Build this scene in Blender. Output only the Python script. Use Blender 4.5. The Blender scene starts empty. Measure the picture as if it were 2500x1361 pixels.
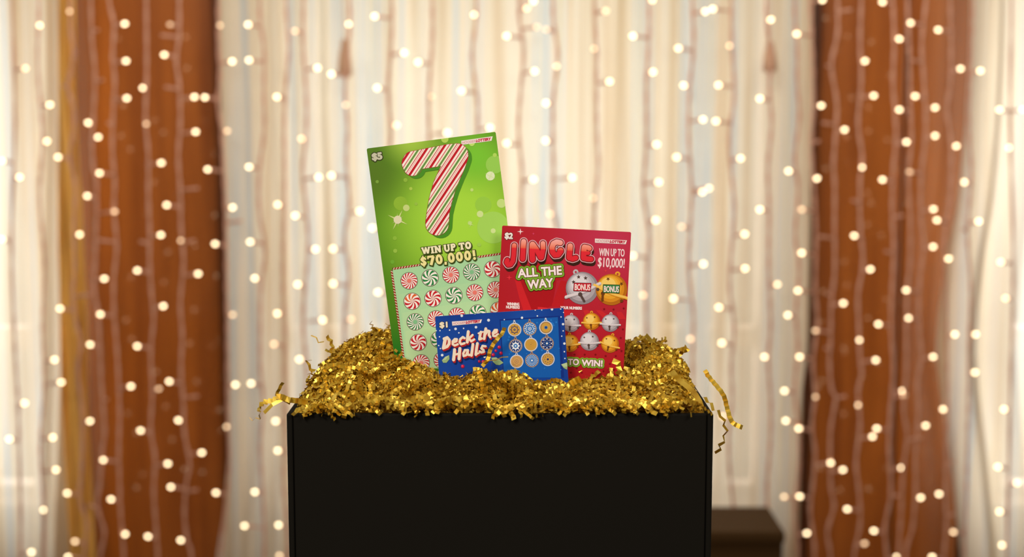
import bpy, math, random
from mathutils import Vector, Matrix

# ------------------------------------------------------------------ camera
FPX, W, H = 3472.0, 2500.0, 1361.0
PITCH = math.atan(420.0 / FPX)
CAM = Vector((0.0, 0.0, 1.5))
CT, ST = math.cos(PITCH), math.sin(PITCH)
FWD, UPV, RGT = Vector((0, CT, -ST)), Vector((0, ST, CT)), Vector((1, 0, 0))

def ray(px, py):
    return RGT * ((px - W / 2) / FPX) + UPV * (-(py - H / 2) / FPX) + FWD

def P(px, py, Y):
    """the point at world depth Y that the photograph shows at pixel (px, py)"""
    d = ray(px, py)
    return CAM + d * (Y / d.y)

def to_px(p):
    d = Vector(p) - CAM
    z = d.dot(FWD)
    return (W / 2 + FPX * d.dot(RGT) / z, H / 2 - FPX * d.dot(UPV) / z)

scene = bpy.context.scene
COL = scene.collection
cd = bpy.data.cameras.new('camera')
cam = bpy.data.objects.new('camera', cd)
COL.objects.link(cam)
cam.location = CAM
cam.rotation_euler = (math.pi / 2 - PITCH, 0, 0)
cd.sensor_width = 36.0
cd.lens = FPX / W * 36.0
cd.clip_start, cd.clip_end = 0.05, 60
cd.dof.use_dof = True
cd.dof.focus_distance = 1.118
cd.dof.aperture_fstop = 4.9
cd.dof.aperture_blades = 9
scene.camera = cam

scene.view_settings.view_transform = 'Standard'
scene.view_settings.look = 'None'
scene.view_settings.gamma = 1.0
scene.view_settings.use_curve_mapping = False
scene.view_settings.exposure = 0.0

# ------------------------------------------------------------------ world and lights
world = bpy.data.worlds.new('world')
scene.world = world
world.use_nodes = True
world.node_tree.nodes['Background'].inputs[0].default_value = (1.0, 0.72, 0.45, 1)
world.node_tree.nodes['Background'].inputs[1].default_value = 0.10

def area(name, loc, target, sx, sy, power, colour):
    l = bpy.data.lights.new(name, 'AREA')
    l.shape, l.size, l.size_y, l.energy, l.color = 'RECTANGLE', sx, sy, power, colour
    o = bpy.data.objects.new(name, l)
    COL.objects.link(o)
    o.location = loc
    o.rotation_euler = (Vector(target) - Vector(loc)).to_track_quat('-Z', 'Y').to_euler()
    return o

# unseen lamps put above and behind the camera to light the tickets
area('unseen_lamp', (-0.75, -0.35, 2.55), (0.0, 1.1, 1.3), 0.6, 0.6, 31.0, (1.0, 0.93, 0.82))
area('unseen_lamp', (1.0, -0.25, 2.5), (0.0, 1.1, 1.3), 0.7, 0.7, 18.5, (1.0, 0.94, 0.84))
# evening light outside the three windows
for wx, ww, wpow in ((-1.85, 0.75, 41.0), (0.0, 1.65, 40.0), (1.90, 0.75, 56.0)):
    area('window_light', (wx, 4.5, 1.08), (wx, 3.9, 1.08), ww, 1.7, wpow, (1.0, 0.98, 0.96))
# unseen fill lamps added overhead to brighten the curtains from the front
for lx in (-1.3, 0.0, 1.3):
    area('unseen_lamp', (lx, 2.75, 2.75), (lx * 1.05, 4.0, 0.75), 0.25, 0.25, 11.0, (1.0, 0.90, 0.74))

# ------------------------------------------------------------------ materials
def lin(c):
    return tuple((v / 255.0 / 12.92) if v / 255.0 <= 0.04045 else ((v / 255.0 + 0.055) / 1.055) ** 2.4 for v in c)

def mat(name, rgb, rough=0.5, metal=0.0, spec=0.5, coat=0.0):
    m = bpy.data.materials.new(name)
    m.use_nodes = True
    b = m.node_tree.nodes['Principled BSDF']
    b.inputs['Base Color'].default_value = (*lin(rgb), 1)
    b.inputs['Roughness'].default_value = rough
    b.inputs['Metallic'].default_value = metal
    b.inputs['Specular IOR Level'].default_value = spec
    b.inputs['Coat Weight'].default_value = coat
    b.inputs['Coat Roughness'].default_value = 0.06
    return m

def N(m, t, **kw):
    n = m.node_tree.nodes.new(t)
    for k, v in kw.items():
        setattr(n, k, v)
    return n

def L(m, a, b):
    m.node_tree.links.new(a, b)

def bsdf(m):
    return m.node_tree.nodes['Principled BSDF']

def ramp(m, stops, interp='LINEAR'):
    r = N(m, 'ShaderNodeValToRGB')
    cr = r.color_ramp
    cr.interpolation = interp
    while len(cr.elements) < len(stops):
        cr.elements.new(0.5)
    for e, (p, c) in zip(cr.elements, stops):
        e.position = p
        e.color = (*lin(c), 1)
    return r

INK = {}
def ink(rgb, rough=0.38):
    k = tuple(int(v) for v in rgb)
    if k not in INK:
        INK[k] = mat('ink_%d_%d_%d' % k, k, rough, 0, 0.25)
    return INK[k]

def emitter(name, rgb_lin, strength):
    m = mat(name, (240, 230, 210), 0.4)
    b = bsdf(m)
    b.inputs['Emission Color'].default_value = (*rgb_lin, 1)
    b.inputs['Emission Strength'].default_value = strength
    return m

def curtain_mat():
    m = mat('sheer_fabric', (250, 240, 225), 0.8)
    nt = m.node_tree
    tc = N(m, 'ShaderNodeTexCoord')
    mp = N(m, 'ShaderNodeMapping')
    mp.inputs['Scale'].default_value = (24.0, 0.0, 0.3)
    no = N(m, 'ShaderNodeTexNoise')
    no.inputs['Scale'].default_value = 1.0
    no.inputs['Detail'].default_value = 3.0
    no.inputs['Roughness'].default_value = 0.6
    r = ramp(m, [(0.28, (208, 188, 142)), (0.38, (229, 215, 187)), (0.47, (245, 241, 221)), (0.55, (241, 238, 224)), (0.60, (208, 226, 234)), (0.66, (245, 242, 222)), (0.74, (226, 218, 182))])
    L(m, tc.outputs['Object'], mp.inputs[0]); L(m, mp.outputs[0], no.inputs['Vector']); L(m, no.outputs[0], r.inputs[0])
    di, tr, tp = N(m, 'ShaderNodeBsdfDiffuse'), N(m, 'ShaderNodeBsdfTranslucent'), N(m, 'ShaderNodeBsdfTransparent')
    m1, m2 = N(m, 'ShaderNodeMixShader'), N(m, 'ShaderNodeMixShader')
    m1.inputs[0].default_value = 0.5
    m2.inputs[0].default_value = 0.15
    L(m, r.outputs[0], di.inputs[0]); L(m, r.outputs[0], tr.inputs[0])
    L(m, di.outputs[0], m1.inputs[1]); L(m, tr.outputs[0], m1.inputs[2])
    L(m, m1.outputs[0], m2.inputs[1]); L(m, tp.outputs[0], m2.inputs[2])
    L(m, m2.outputs[0], nt.nodes['Material Output'].inputs[0])
    return m

def pane_mat():
    m = bpy.data.materials.new('window_glass')
    m.use_nodes = True
    tp, gl, mx = N(m, 'ShaderNodeBsdfTransparent'), N(m, 'ShaderNodeBsdfGlossy'), N(m, 'ShaderNodeMixShader')
    gl.inputs['Roughness'].default_value = 0.02
    mx.inputs[0].default_value = 0.06
    L(m, tp.outputs[0], mx.inputs[1]); L(m, gl.outputs[0], mx.inputs[2])
    L(m, mx.outputs[0], m.node_tree.nodes['Material Output'].inputs[0])
    return m

def wood_mat(name, dark, light, rough, coat):
    m = mat(name, light, rough, 0, 0.4, coat)
    tc, mp, no = N(m, 'ShaderNodeTexCoord'), N(m, 'ShaderNodeMapping'), N(m, 'ShaderNodeTexNoise')
    mp.inputs['Scale'].default_value = (22, 22, 1.6)
    no.inputs['Scale'].default_value = 1.0
    no.inputs['Detail'].default_value = 5.0
    r = ramp(m, [(0.3, dark), (0.7, light)])
    L(m, tc.outputs['Object'], mp.inputs[0]); L(m, mp.outputs[0], no.inputs['Vector'])
    L(m, no.outputs[0], r.inputs[0]); L(m, r.outputs[0], bsdf(m).inputs['Base Color'])
    return m

def gold_mat():
    m = mat('gold_foil_paper', (206, 164, 50), 0.37, 0.6)
    tc, no = N(m, 'ShaderNodeTexCoord'), N(m, 'ShaderNodeTexNoise')
    no.inputs['Scale'].default_value = 70.0
    no.inputs['Detail'].default_value = 1.0
    r = ramp(m, [(0.35, (190, 146, 30)), (0.65, (232, 198, 78))])
    L(m, tc.outputs['Object'], no.inputs['Vector']); L(m, no.outputs[0], r.inputs[0]); L(m, r.outputs[0], bsdf(m).inputs['Base Color'])
    return m

M_CURTAIN = curtain_mat()
M_PANE = pane_mat()
M_WALL = mat('cream_wall_paint', (205, 180, 150), 0.8)
M_TRIM = mat('window_paint', (214, 188, 158), 0.5)
M_FLOOR = wood_mat('floor_boards', (80, 48, 24), (122, 78, 44), 0.4, 0.2)
M_DOOR = wood_mat('glossy_brown_wood', (146, 76, 22), (178, 100, 34), 0.3, 0.8)
bsdf(M_DOOR).inputs['Coat IOR'].default_value = 1.7
M_DOORTRIM = wood_mat('dark_door_frame', (70, 34, 12), (96, 50, 20), 0.35, 0.4)
M_BLACK = mat('black_card', (15, 12, 6), 0.8, 0, 0.15)
M_DARKWOOD = mat('dark_brown_paint', (66, 46, 22), 0.8, 0, 0.12)
M_GOLD = gold_mat()
M_FRINGE = mat('gold_tinsel', (240, 190, 98), 0.4, 0.1)
M_WIRE = mat('clear_plastic_wire', (214, 162, 140), 0.4)
M_PAPER = mat('white_card_stock', (240, 236, 226), 0.6)
M_BULB = emitter('lit_bulb', (1.0, 0.79, 0.47), 5.6)
M_TAUPE = mat('taupe_braid', (206, 168, 140), 0.8)
M_METAL = mat('brass', (170, 120, 60), 0.3, 1.0)

# ------------------------------------------------------------------ mesh helpers
class MB:
    def __init__(self):
        self.v, self.f, self.mi, self.mats = [], [], [], []
    def m(self, mt):
        if mt not in self.mats:
            self.mats.append(mt)
        return self.mats.index(mt)
    def add(self, vs, fs, mt):
        o, k = len(self.v), self.m(mt)
        self.v += [tuple(p) for p in vs]
        for f in fs:
            self.f.append([i + o for i in f]); self.mi.append(k)
    def box(self, lo, hi, mt):
        x0, y0, z0 = lo; x1, y1, z1 = hi
        self.add([(x0,y0,z0),(x1,y0,z0),(x1,y1,z0),(x0,y1,z0),(x0,y0,z1),(x1,y0,z1),(x1,y1,z1),(x0,y1,z1)],
                 [(0,3,2,1),(4,5,6,7),(0,1,5,4),(1,2,6,5),(2,3,7,6),(3,0,4,7)], mt)
    def tube(self, pts, rad, mt, seg=8, cap=True):
        pts = [Vector(p) for p in pts]
        rs = rad if isinstance(rad, (list, tuple)) else [rad] * len(pts)
        vs, fs = [], []
        for i, p in enumerate(pts):
            t = (pts[min(i + 1, len(pts) - 1)] - pts[max(i - 1, 0)]).normalized()
            a = Vector((0, 1, 0)) if abs(t.y) < 0.9 else Vector((1, 0, 0))
            u = t.cross(a).normalized(); w = t.cross(u)
            for k in range(seg):
                an = 2 * math.pi * k / seg
                vs.append(p + (u * math.cos(an) + w * math.sin(an)) * rs[i])
        for i in range(len(pts) - 1):
            for k in range(seg):
                k2 = (k + 1) % seg
                fs.append((i*seg+k, i*seg+k2, (i+1)*seg+k2, (i+1)*seg+k))
        if cap:
            fs.append(tuple(range(seg - 1, -1, -1))); fs.append(tuple((len(pts)-1)*seg + k for k in range(seg)))
        self.add(vs, fs, mt)
    def build(self, name, parent=None, loc=None, smooth=False):
        me = bpy.data.meshes.new(name)
        me.from_pydata(self.v, [], self.f)
        for mt in self.mats:
            me.materials.append(mt)
        me.polygons.foreach_set('material_index', self.mi)
        if smooth:
            me.polygons.foreach_set('use_smooth', [True] * len(self.f))
        me.update()
        o = bpy.data.objects.new(name, me)
        COL.objects.link(o)
        if parent is not None:
            o.parent = parent
        if loc is not None:
            o.location = loc
        return o

def tag(o, label=None, cat=None, group=None, kind=None):
    for k, v in (('label', label), ('category', cat), ('group', group), ('kind', kind)):
        if v:
            o[k] = v
    return o

def empty(name, loc=(0, 0, 0)):
    o = bpy.data.objects.new(name, None)
    o.empty_display_size = 0.05
    COL.objects.link(o)
    o.location = loc
    return o

def bevel(o, w, seg=2):
    b = o.modifiers.new('bevel', 'BEVEL')
    b.width, b.segments, b.limit_method = w, seg, 'ANGLE'
    return o

def lerp_line(pts, y):
    """x of a polyline given as (x, y) pairs sorted by y"""
    if y <= pts[0][1]:
        return pts[0][0]
    for (x0, y0), (x1, y1) in zip(pts, pts[1:]):
        if y <= y1:
            t = (y - y0) / max(1e-6, y1 - y0)
            return x0 + (x1 - x0) * t
    return pts[-1][0]

def smooth_line(pts, n=6):
    """Catmull-Rom through the points"""
    out = []
    for i in range(len(pts) - 1):
        p0, p1, p2, p3 = pts[max(i-1, 0)], pts[i], pts[i+1], pts[min(i+2, len(pts)-1)]
        for k in range(n):
            t = k / n
            out.append(tuple(0.5 * (2*b + (c-a)*t + (2*a-5*b+4*c-d)*t*t + (3*b-a-3*c+d)*t**3) for a, b, c, d in zip(p0, p1, p2, p3)))
    out.append(tuple(pts[-1]))
    return out

# ------------------------------------------------------------------ the setting
YW = 4.20          # front of the back wall
YC = 3.99          # curtains
YS = 3.86          # strings of lights
def X(px, Y): return P(px, 680, Y).x
def Z(py, Y): return P(1250, py, Y).z

b = MB(); b.box((-3.2, -1.6, -0.1), (3.2, 4.6, 0.0), M_FLOOR)
tag(b.build('floor'), kind='structure')

rail = Z(806, YW)
sill = Z(1218, YW)
top = 2.45
d1 = (X(150, YW), X(560, YW)); d2 = (X(1965, YW), X(2395, YW))
w1 = (X(-330, YW), X(85, YW)); w2 = (X(640, YW), X(1885, YW)); w3 = (X(2455, YW), X(2830, YW))
CUTS = [(-3.2, w1[0], 0), (w1[0], w1[1], 'w'), (w1[1], d1[0], 0), (d1[0], d1[1], 'd'), (d1[1], w2[0], 0), (w2[0], w2[1], 'w'),
        (w2[1], d2[0], 0), (d2[0], d2[1], 'd'), (d2[1], w3[0], 0), (w3[0], w3[1], 'w'), (w3[1], 3.2, 0)]
b = MB()
for x0, x1, k in CUTS:
    if k == 0:
        b.box((x0, YW, 0), (x1, YW + 0.16, 2.7), M_WALL)
    elif k == 'w':
        b.box((x0, YW, 0), (x1, YW + 0.16, sill), M_WALL); b.box((x0, YW, top), (x1, YW + 0.16, 2.7), M_WALL)
    else:
        b.box((x0, YW, top), (x1, YW + 0.16, 2.7), M_WALL)
tag(b.build('wall_back'), kind='structure')

def window(name, x0, x1, mullions):
    b = MB()
    t = 0.035
    b.box((x0, YW + 0.03, sill), (x0 + t, YW + 0.1, top), M_TRIM); b.box((x1 - t, YW + 0.03, sill), (x1, YW + 0.1, top), M_TRIM)
    b.box((x0 + t, YW + 0.03, sill), (x1 - t, YW + 0.1, sill + t), M_TRIM); b.box((x0 + t, YW + 0.03, top - t), (x1 - t, YW + 0.1, top), M_TRIM)
    b.box((x0 + t, YW + 0.035, rail - 0.062), (x1 - t, YW + 0.095, rail), M_TRIM)
    for mx, mw in mullions:
        b.box((mx - mw / 2, YW + 0.04, sill + t), (mx + mw / 2, YW + 0.09, top - t), M_TRIM)
    o = tag(b.build(name), kind='structure')
    s = MB(); s.box((x0 - 0.02, YW - 0.05, sill - 0.025), (x1 + 0.02, YW + 0.03, sill - 0.001), M_TRIM)
    bevel(s.build('window_sill', o), 0.005)
    g = MB(); g.box((x0 + t, YW + 0.06, sill + t), (x1 - t, YW + 0.066, top - t), M_PANE)
    g.build('window_pane', o)

window('window_1', *w1, [(X(-60, YW), 0.03)])
window('window_2', *w2, [(X(p, YW), w / 910.0) for p, w in ((672, 60), (760, 34), (870, 30), (985, 40), (1050, 24), (1155, 46), (1265, 30), (1370, 46), (1480, 34), (1600, 50), (1700, 60), (1770, 34))])
window('window_3', *w3, [(X(2640, YW), 0.03)])

def door(name, x0, x1, seams, px_handle):
    b = MB()
    edges = [x0 + 0.03] + seams + [x1 - 0.03]
    for a, c in zip(edges, edges[1:]):
        b.box((a + 0.004, YW + 0.02, 0.01), (c - 0.004, YW + 0.06, top - 0.03), M_DOOR)
    b.box((x0 + 0.03, YW + 0.055, 0.0), (x1 - 0.03, YW + 0.09, top - 0.03), M_DOORTRIM)
    o = tag(bevel(b.build(name), 0.004), kind='structure')
    f = MB()
    f.box((x0, YW - 0.012, 0), (x0 + 0.028, YW + 0.1, top), M_DOORTRIM); f.box((x1 - 0.028, YW - 0.012, 0), (x1, YW + 0.1, top), M_DOORTRIM)
    f.box((x0 + 0.028, YW - 0.012, top - 0.028), (x1 - 0.028, YW + 0.1, top), M_DOORTRIM)
    bevel(f.build('door_frame', o), 0.004)
    return o

door('door_1', *d1, [], 0)
door('door_2', *d2, [X(2201, YW)], 0)

# rod from which curtains and lights hang (above the frame)
b = MB()
ZR = 2.30
b.tube([(-2.6, YC, ZR), (2.6, YC, ZR)], 0.016, M_METAL, 12)
rod = b.build('curtain_rod', smooth=True)
for sx in (-2.35, 2.35, -0.9, 0.9):
    k = MB(); k.box((sx - 0.012, YC - 0.012, ZR - 0.012), (sx + 0.012, YW + 0.001, ZR + 0.012), M_METAL); k.build('rod_bracket', rod)
tag(rod, 'brass curtain rod on the back wall above the curtains', 'curtain rod')

# ------------------------------------------------------------------ curtains
def sheer(label, left, right, seed, amp, pitch, bow=0.0):
    rnd = random.Random(seed)
    z1, z0, rows = ZR - 0.017, 0.02, 46
    zc = 0.9
    cols = 460 if pitch < 0.2 else 200
    y_of = lambda z: to_px((0, YC, z))[1]
    xl0, xr0 = X(left[0][0], YC), X(right[0][0], YC)
    n = int(abs(xr0 - xl0) / 0.0042)
    ph, acc = [], 0.0
    fr = 1.0
    for i in range(n + 1):
        if i % 14 == 0:
            fr = rnd.uniform(0.35, 1.4)
        acc += 2 * math.pi * 0.0042 / pitch * fr
        ph.append(acc)
    am = [amp * (0.6 + 0.5 * math.sin(i * 0.031 + seed) + 0.25 * math.sin(i * 0.087)) for i in range(n + 1)]
    vs, fs = [], []
    for j in range(rows + 1):
        z = z0 + (z1 - z0) * j / rows
        py = y_of(z)
        xl = P(lerp_line(left, py), py, YC).x; xr = P(lerp_line(right, py), py, YC).x
        k = 0.35 + 0.65 * (1 - j / rows)
        for i in range(n + 1):
            s = i / n
            y = YC + am[i] * k * math.sin(ph[i] + 0.35 * math.sin(z * 2.1 + i * 0.012)) + 0.3 * am[i] * math.sin(ph[i] * 0.41 + 1.0)
            x = xl + (xr - xl) * s + am[i] * 0.25 * math.cos(ph[i] + z)
            vs.append((x, y, z))
    c = n + 1
    for j in range(rows):
        for i in range(n):
            fs.append((j*c+i, j*c+i+1, (j+1)*c+i+1, (j+1)*c+i))
    b = MB(); b.add(vs, fs, M_CURTAIN)
    o = b.build('sheer_curtain', smooth=True)
    tag(o, label, 'curtain', 'sheer curtains along the back wall')
    return o

sheer('narrow bright cream sheer curtain left of the gold tinsel strip', [(-260, -500)], [(143, -500), (140, 600), (146, 900), (138, 1100), (130, 1361)], 3, 0.014, 0.075)
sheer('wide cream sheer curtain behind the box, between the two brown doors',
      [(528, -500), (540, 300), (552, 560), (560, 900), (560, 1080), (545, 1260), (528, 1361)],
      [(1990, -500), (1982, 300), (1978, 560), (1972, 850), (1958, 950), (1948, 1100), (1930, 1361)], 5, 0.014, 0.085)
sheer('cream sheer curtain bulging over the right edge of the right brown door',
      [(2374, -500), (2372, 0), (2368, 150), (2358, 320), (2338, 500), (2312, 620), (2293, 760), (2286, 860), (2296, 960), (2318, 1100), (2334, 1250), (2345, 1361)],
      [(2790, -500)], 8, 0.014, 0.075)

# gold tinsel fringe beside the left curtain
rnd = random.Random(21)
b = MB()
for i in range(46):
    px = 146 + 56 * i / 45 + rnd.uniform(-2, 2)
    w = rnd.uniform(0.003, 0.006)
    y = YC + 0.04 + rnd.uniform(-0.012, 0.012)
    tw = rnd.uniform(0, 3.1)
    vs, fs = [], []
    for j in range(25):
        z = 0.03 + (ZR - 0.05) * j / 24
        a = tw + 0.5 * math.sin(j * 0.6 + i)
        x = P(px, 680, y).x + 0.004 * math.sin(j * 0.7 + i)
        if to_px((x, y, z))[1] < 440 and i > 24:
            w2_ = w * 0.6
        else:
            w2_ = w
        vs += [(x - w2_ * math.cos(a), y - w2_ * math.sin(a), z), (x + w2_ * math.cos(a), y + w2_ * math.sin(a), z)]
    fs = [(2*j, 2*j+1, 2*j+3, 2*j+2) for j in range(24)]
    b.add(vs, fs, M_FRINGE)
b.tube([P(144, 680, YC + 0.04).xyz * 1.0, P(206, 680, YC + 0.04)], 0.003, M_FRINGE, 6) if False else None
o = b.build('tinsel_fringe')
tag(o, 'gold foil tinsel fringe hanging between left curtain and brown door', 'tinsel', None, 'stuff')

# two small taupe tassels hanging high on the wide curtain
def tassel(px, y0, y1, label):
    b = MB()
    p0, p1 = P(px, y0, YC - 0.045), P(px + 2, y1, YC - 0.045)
    h = p0.z - p1.z
    prof = [(0, .006), (.12, .012), (.2, .009), (.3, .014), (.65, .018), (.95, .020), (1, .012)]
    b.tube([(p0.x, p0.y, p0.z - h * t) for t, r in prof], [r for t, r in prof], M_TAUPE, 12)
    o = b.build('tassel', smooth=True)
    c = MB(); c.tube([p0 + Vector((0, 0, -0.004)), Vector((p0.x, p0.y, ZR - 0.02)), Vector((p0.x, YC - 0.02, ZR + 0.014))], 0.0018, M_TAUPE, 6)
    c.build('cord', o)
    tag(o, label, 'tassel')
tassel(841, 95, 188, 'brown tassel high on the wide curtain, to the left above the tall green ticket')
tassel(1880, 100, 176, 'brown tassel high on the wide curtain near its right edge')

# dark low chest on the floor at the right behind the big box
zt = P(1900, 1237, 3.72).z
cx0, cx1 = P(1330, 1300, 3.5).x, P(1916, 1250, 3.5).x
chest = empty('chest', ((cx0 + cx1) / 2, 3.6, 0))
def cbox(name, lo, hi, bw=0.004):
    b = MB(); cxm = (cx0 + cx1) / 2
    b.box((lo[0] - cxm, lo[1] - 3.6, lo[2]), (hi[0] - cxm, hi[1] - 3.6, hi[2]), M_DARKWOOD)
    return bevel(b.build(name, chest), bw)
cbox('body', (cx0 + 0.012, 3.495, 0.06), (cx1 - 0.004, 3.705, zt - 0.03))
cbox('lid', (cx0, 3.485, zt - 0.0299), (cx1, 3.72, zt), 0.006)
for fx in (cx0 + 0.02, cx1 - 0.06):
    for fy in (3.5, 3.66):
        cbox('foot', (fx, fy, 0.0), (fx + 0.04, fy + 0.04, 0.0599))
b = MB(); b.tube([(-0.04, -0.117, zt - 0.07), (-0.03, -0.127, zt - 0.075), (0.03, -0.127, zt - 0.075), (0.04, -0.117, zt - 0.07)], 0.004, M_METAL, 8)
b.build('handle', chest)
tag(chest, 'low dark brown chest on the floor, showing at the right of the big black box', 'chest')

# ------------------------------------------------------------------ strings of lights
STRANDS = {
 # over the left brown door
 'a': ('light string hanging in front of the gold tinsel strip', [(170,-120),(172,60),(180,125),(172,180),(166,212),(180,270),(178,330),(170,380),(180,430),(184,470),(180,560),(183,650),(178,720),(186,790),(198,840),(190,900),(200,1000),(202,1080),(200,1150),(195,1220),(212,1280),(205,1361),(203,1480)]),
 'b': ('light string along the left edge of the left brown door, right of the tinsel', [(222,-120),(222,0),(225,100),(232,180),(228,290),(225,340),(228,410),(236,450),(235,560),(233,640),(230,700),(240,770),(245,860),(248,940),(256,1050),(250,1100),(245,1180),(237,1235),(255,1300),(245,1361),(240,1480)]),
 'c': ('second light string from the left over the left brown door', [(262,-120),(266,0),(278,60),(275,140),(280,200),(275,300),(275,380),(280,440),(278,520),(285,600),(278,680),(278,760),(285,850),(290,940),(292,1020),(290,1100),(292,1180),(295,1260),(302,1361),(303,1480)]),
 'd': ('third light string from the left, down the middle of the left brown door', [(357,-120),(357,0),(358,100),(358,200),(355,290),(362,380),(362,480),(365,560),(365,640),(370,720),(375,780),(368,860),(372,960),(368,1050),(378,1120),(375,1200),(380,1280),(385,1361),(386,1480)]),
 'e': ('fourth light string from the left over the left brown door', [(437,-120),(437,0),(438,80),(430,150),(438,210),(440,300),(435,380),(440,470),(442,560),(448,640),(440,740),(445,820),(442,900),(447,980),(450,1060),(463,1130),(455,1180),(450,1250),(455,1310),(468,1361),(468,1480)]),
 'f': ('light string down the left edge of the wide curtain', [(530,-120),(533,0),(533,100),(537,180),(532,250),(540,310),(545,400),(550,500),(552,600),(553,700),(555,800),(556,1000),(560,1150),(546,1290),(540,1361),(538,1480)]),
 # over the right brown door
 'g': ('light string down the right edge of the wide curtain', [(1976,-120),(1978,0),(1983,100),(1986,250),(1981,350),(1985,430),(1992,560),(1990,700),(1995,790),(1984,890),(1990,960),(1982,1040),(1990,1110),(1984,1190),(1978,1250),(1988,1330),(1988,1361),(1988,1480)]),
 'h': ('leftmost light string lying fully over the right brown door', [(2045,-120),(2045,0),(2045,80),(2030,160),(2043,250),(2040,330),(2035,400),(2038,460),(2037,560),(2038,660),(2030,740),(2028,830),(2025,880),(2030,950),(2040,975),(2028,1050),(2027,1150),(2030,1200),(2036,1240),(2020,1300),(2028,1361),(2028,1480)]),
 'i': ('second light string from the left over the right brown door', [(2105,-120),(2103,0),(2100,100),(2103,200),(2095,300),(2105,380),(2100,440),(2100,540),(2107,640),(2095,720),(2097,800),(2100,880),(2104,910),(2095,960),(2100,1040),(2090,1130),(2097,1200),(2100,1280),(2085,1361),(2084,1480)]),
 'j': ('third light string from the left, left of the middle seam of the right brown door', [(2180,-120),(2180,0),(2183,100),(2180,200),(2184,260),(2187,340),(2180,420),(2178,520),(2182,620),(2178,700),(2175,800),(2181,900),(2175,990),(2170,1080),(2175,1180),(2172,1230),(2160,1290),(2165,1361),(2165,1480)]),
 'k': ('fourth light string from the left, right of the middle seam of the right brown door', [(2213,-120),(2215,0),(2220,120),(2222,250),(2225,340),(2217,430),(2222,530),(2222,640),(2215,700),(2212,800),(2213,900),(2206,1000),(2215,1065),(2205,1150),(2200,1260),(2195,1340),(2195,1480)]),
 'l': ('fifth light string from the left over the right brown door', [(2262,-120),(2260,0),(2250,100),(2255,200),(2260,320),(2250,420),(2248,520),(2255,600),(2245,700),(2245,800),(2250,870),(2240,930),(2242,1000),(2235,1100),(2235,1200),(2228,1290),(2212,1350),(2212,1480)]),
 'm': ('light string along the right edge of the right brown door', [(2320,-120),(2320,0),(2322,100),(2320,200),(2312,270),(2320,340),(2322,440),(2318,500),(2308,560),(2306,640),(2310,760),(2312,900),(2314,1000),(2310,1080),(2308,1200),(2310,1280),(2305,1361),(2305,1480)]),
 'n': ('light string hugging the bulging edge of the right curtain', [(2378,-120),(2376,0),(2370,150),(2366,300),(2372,430),(2362,560),(2370,700),(2366,840),(2364,1000),(2360,1150),(2356,1300),(2350,1480)]),
 'o': ('light string farthest right, on the right curtain', [(2462,-120),(2470,0),(2466,300),(2474,620),(2468,900),(2462,1200),(2456,1480)]),
 # over the left curtain
 'p': ('light string on the left curtain nearest its right edge', [(92,-120),(95,0),(92,160),(104,330),(96,480),(108,640),(104,800),(108,940),(98,1100),(108,1250),(102,1480)]),
 'q': ('leftmost light string on the left curtain', [(26,-120),(30,0),(36,300),(28,600),(36,850),(44,1000),(50,1250),(48,1480)]),
}
CENTRE = [640, 698, 746, 847, 950, 1050, 1160, 1271, 1356, 1456, 1578, 1686, 1786, 1878, 1944]
ORD = ['first', 'second', 'third', 'fourth', 'fifth', 'sixth', 'seventh', 'eighth', 'ninth', 'tenth', 'eleventh', 'twelfth', 'thirteenth', 'fourteenth', 'fifteenth']
for i, cxp in enumerate(CENTRE):
    r2 = random.Random(100 + i)
    pts = [(cxp, -120)]
    y = 30
    while y < 1480:
        pts.append((cxp + r2.uniform(-8, 8), y)); y += r2.uniform(80, 110)
    STRANDS['w%d' % i] = ('%s light string from the left edge string across the wide cream curtain' % ORD[i], pts)

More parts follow.
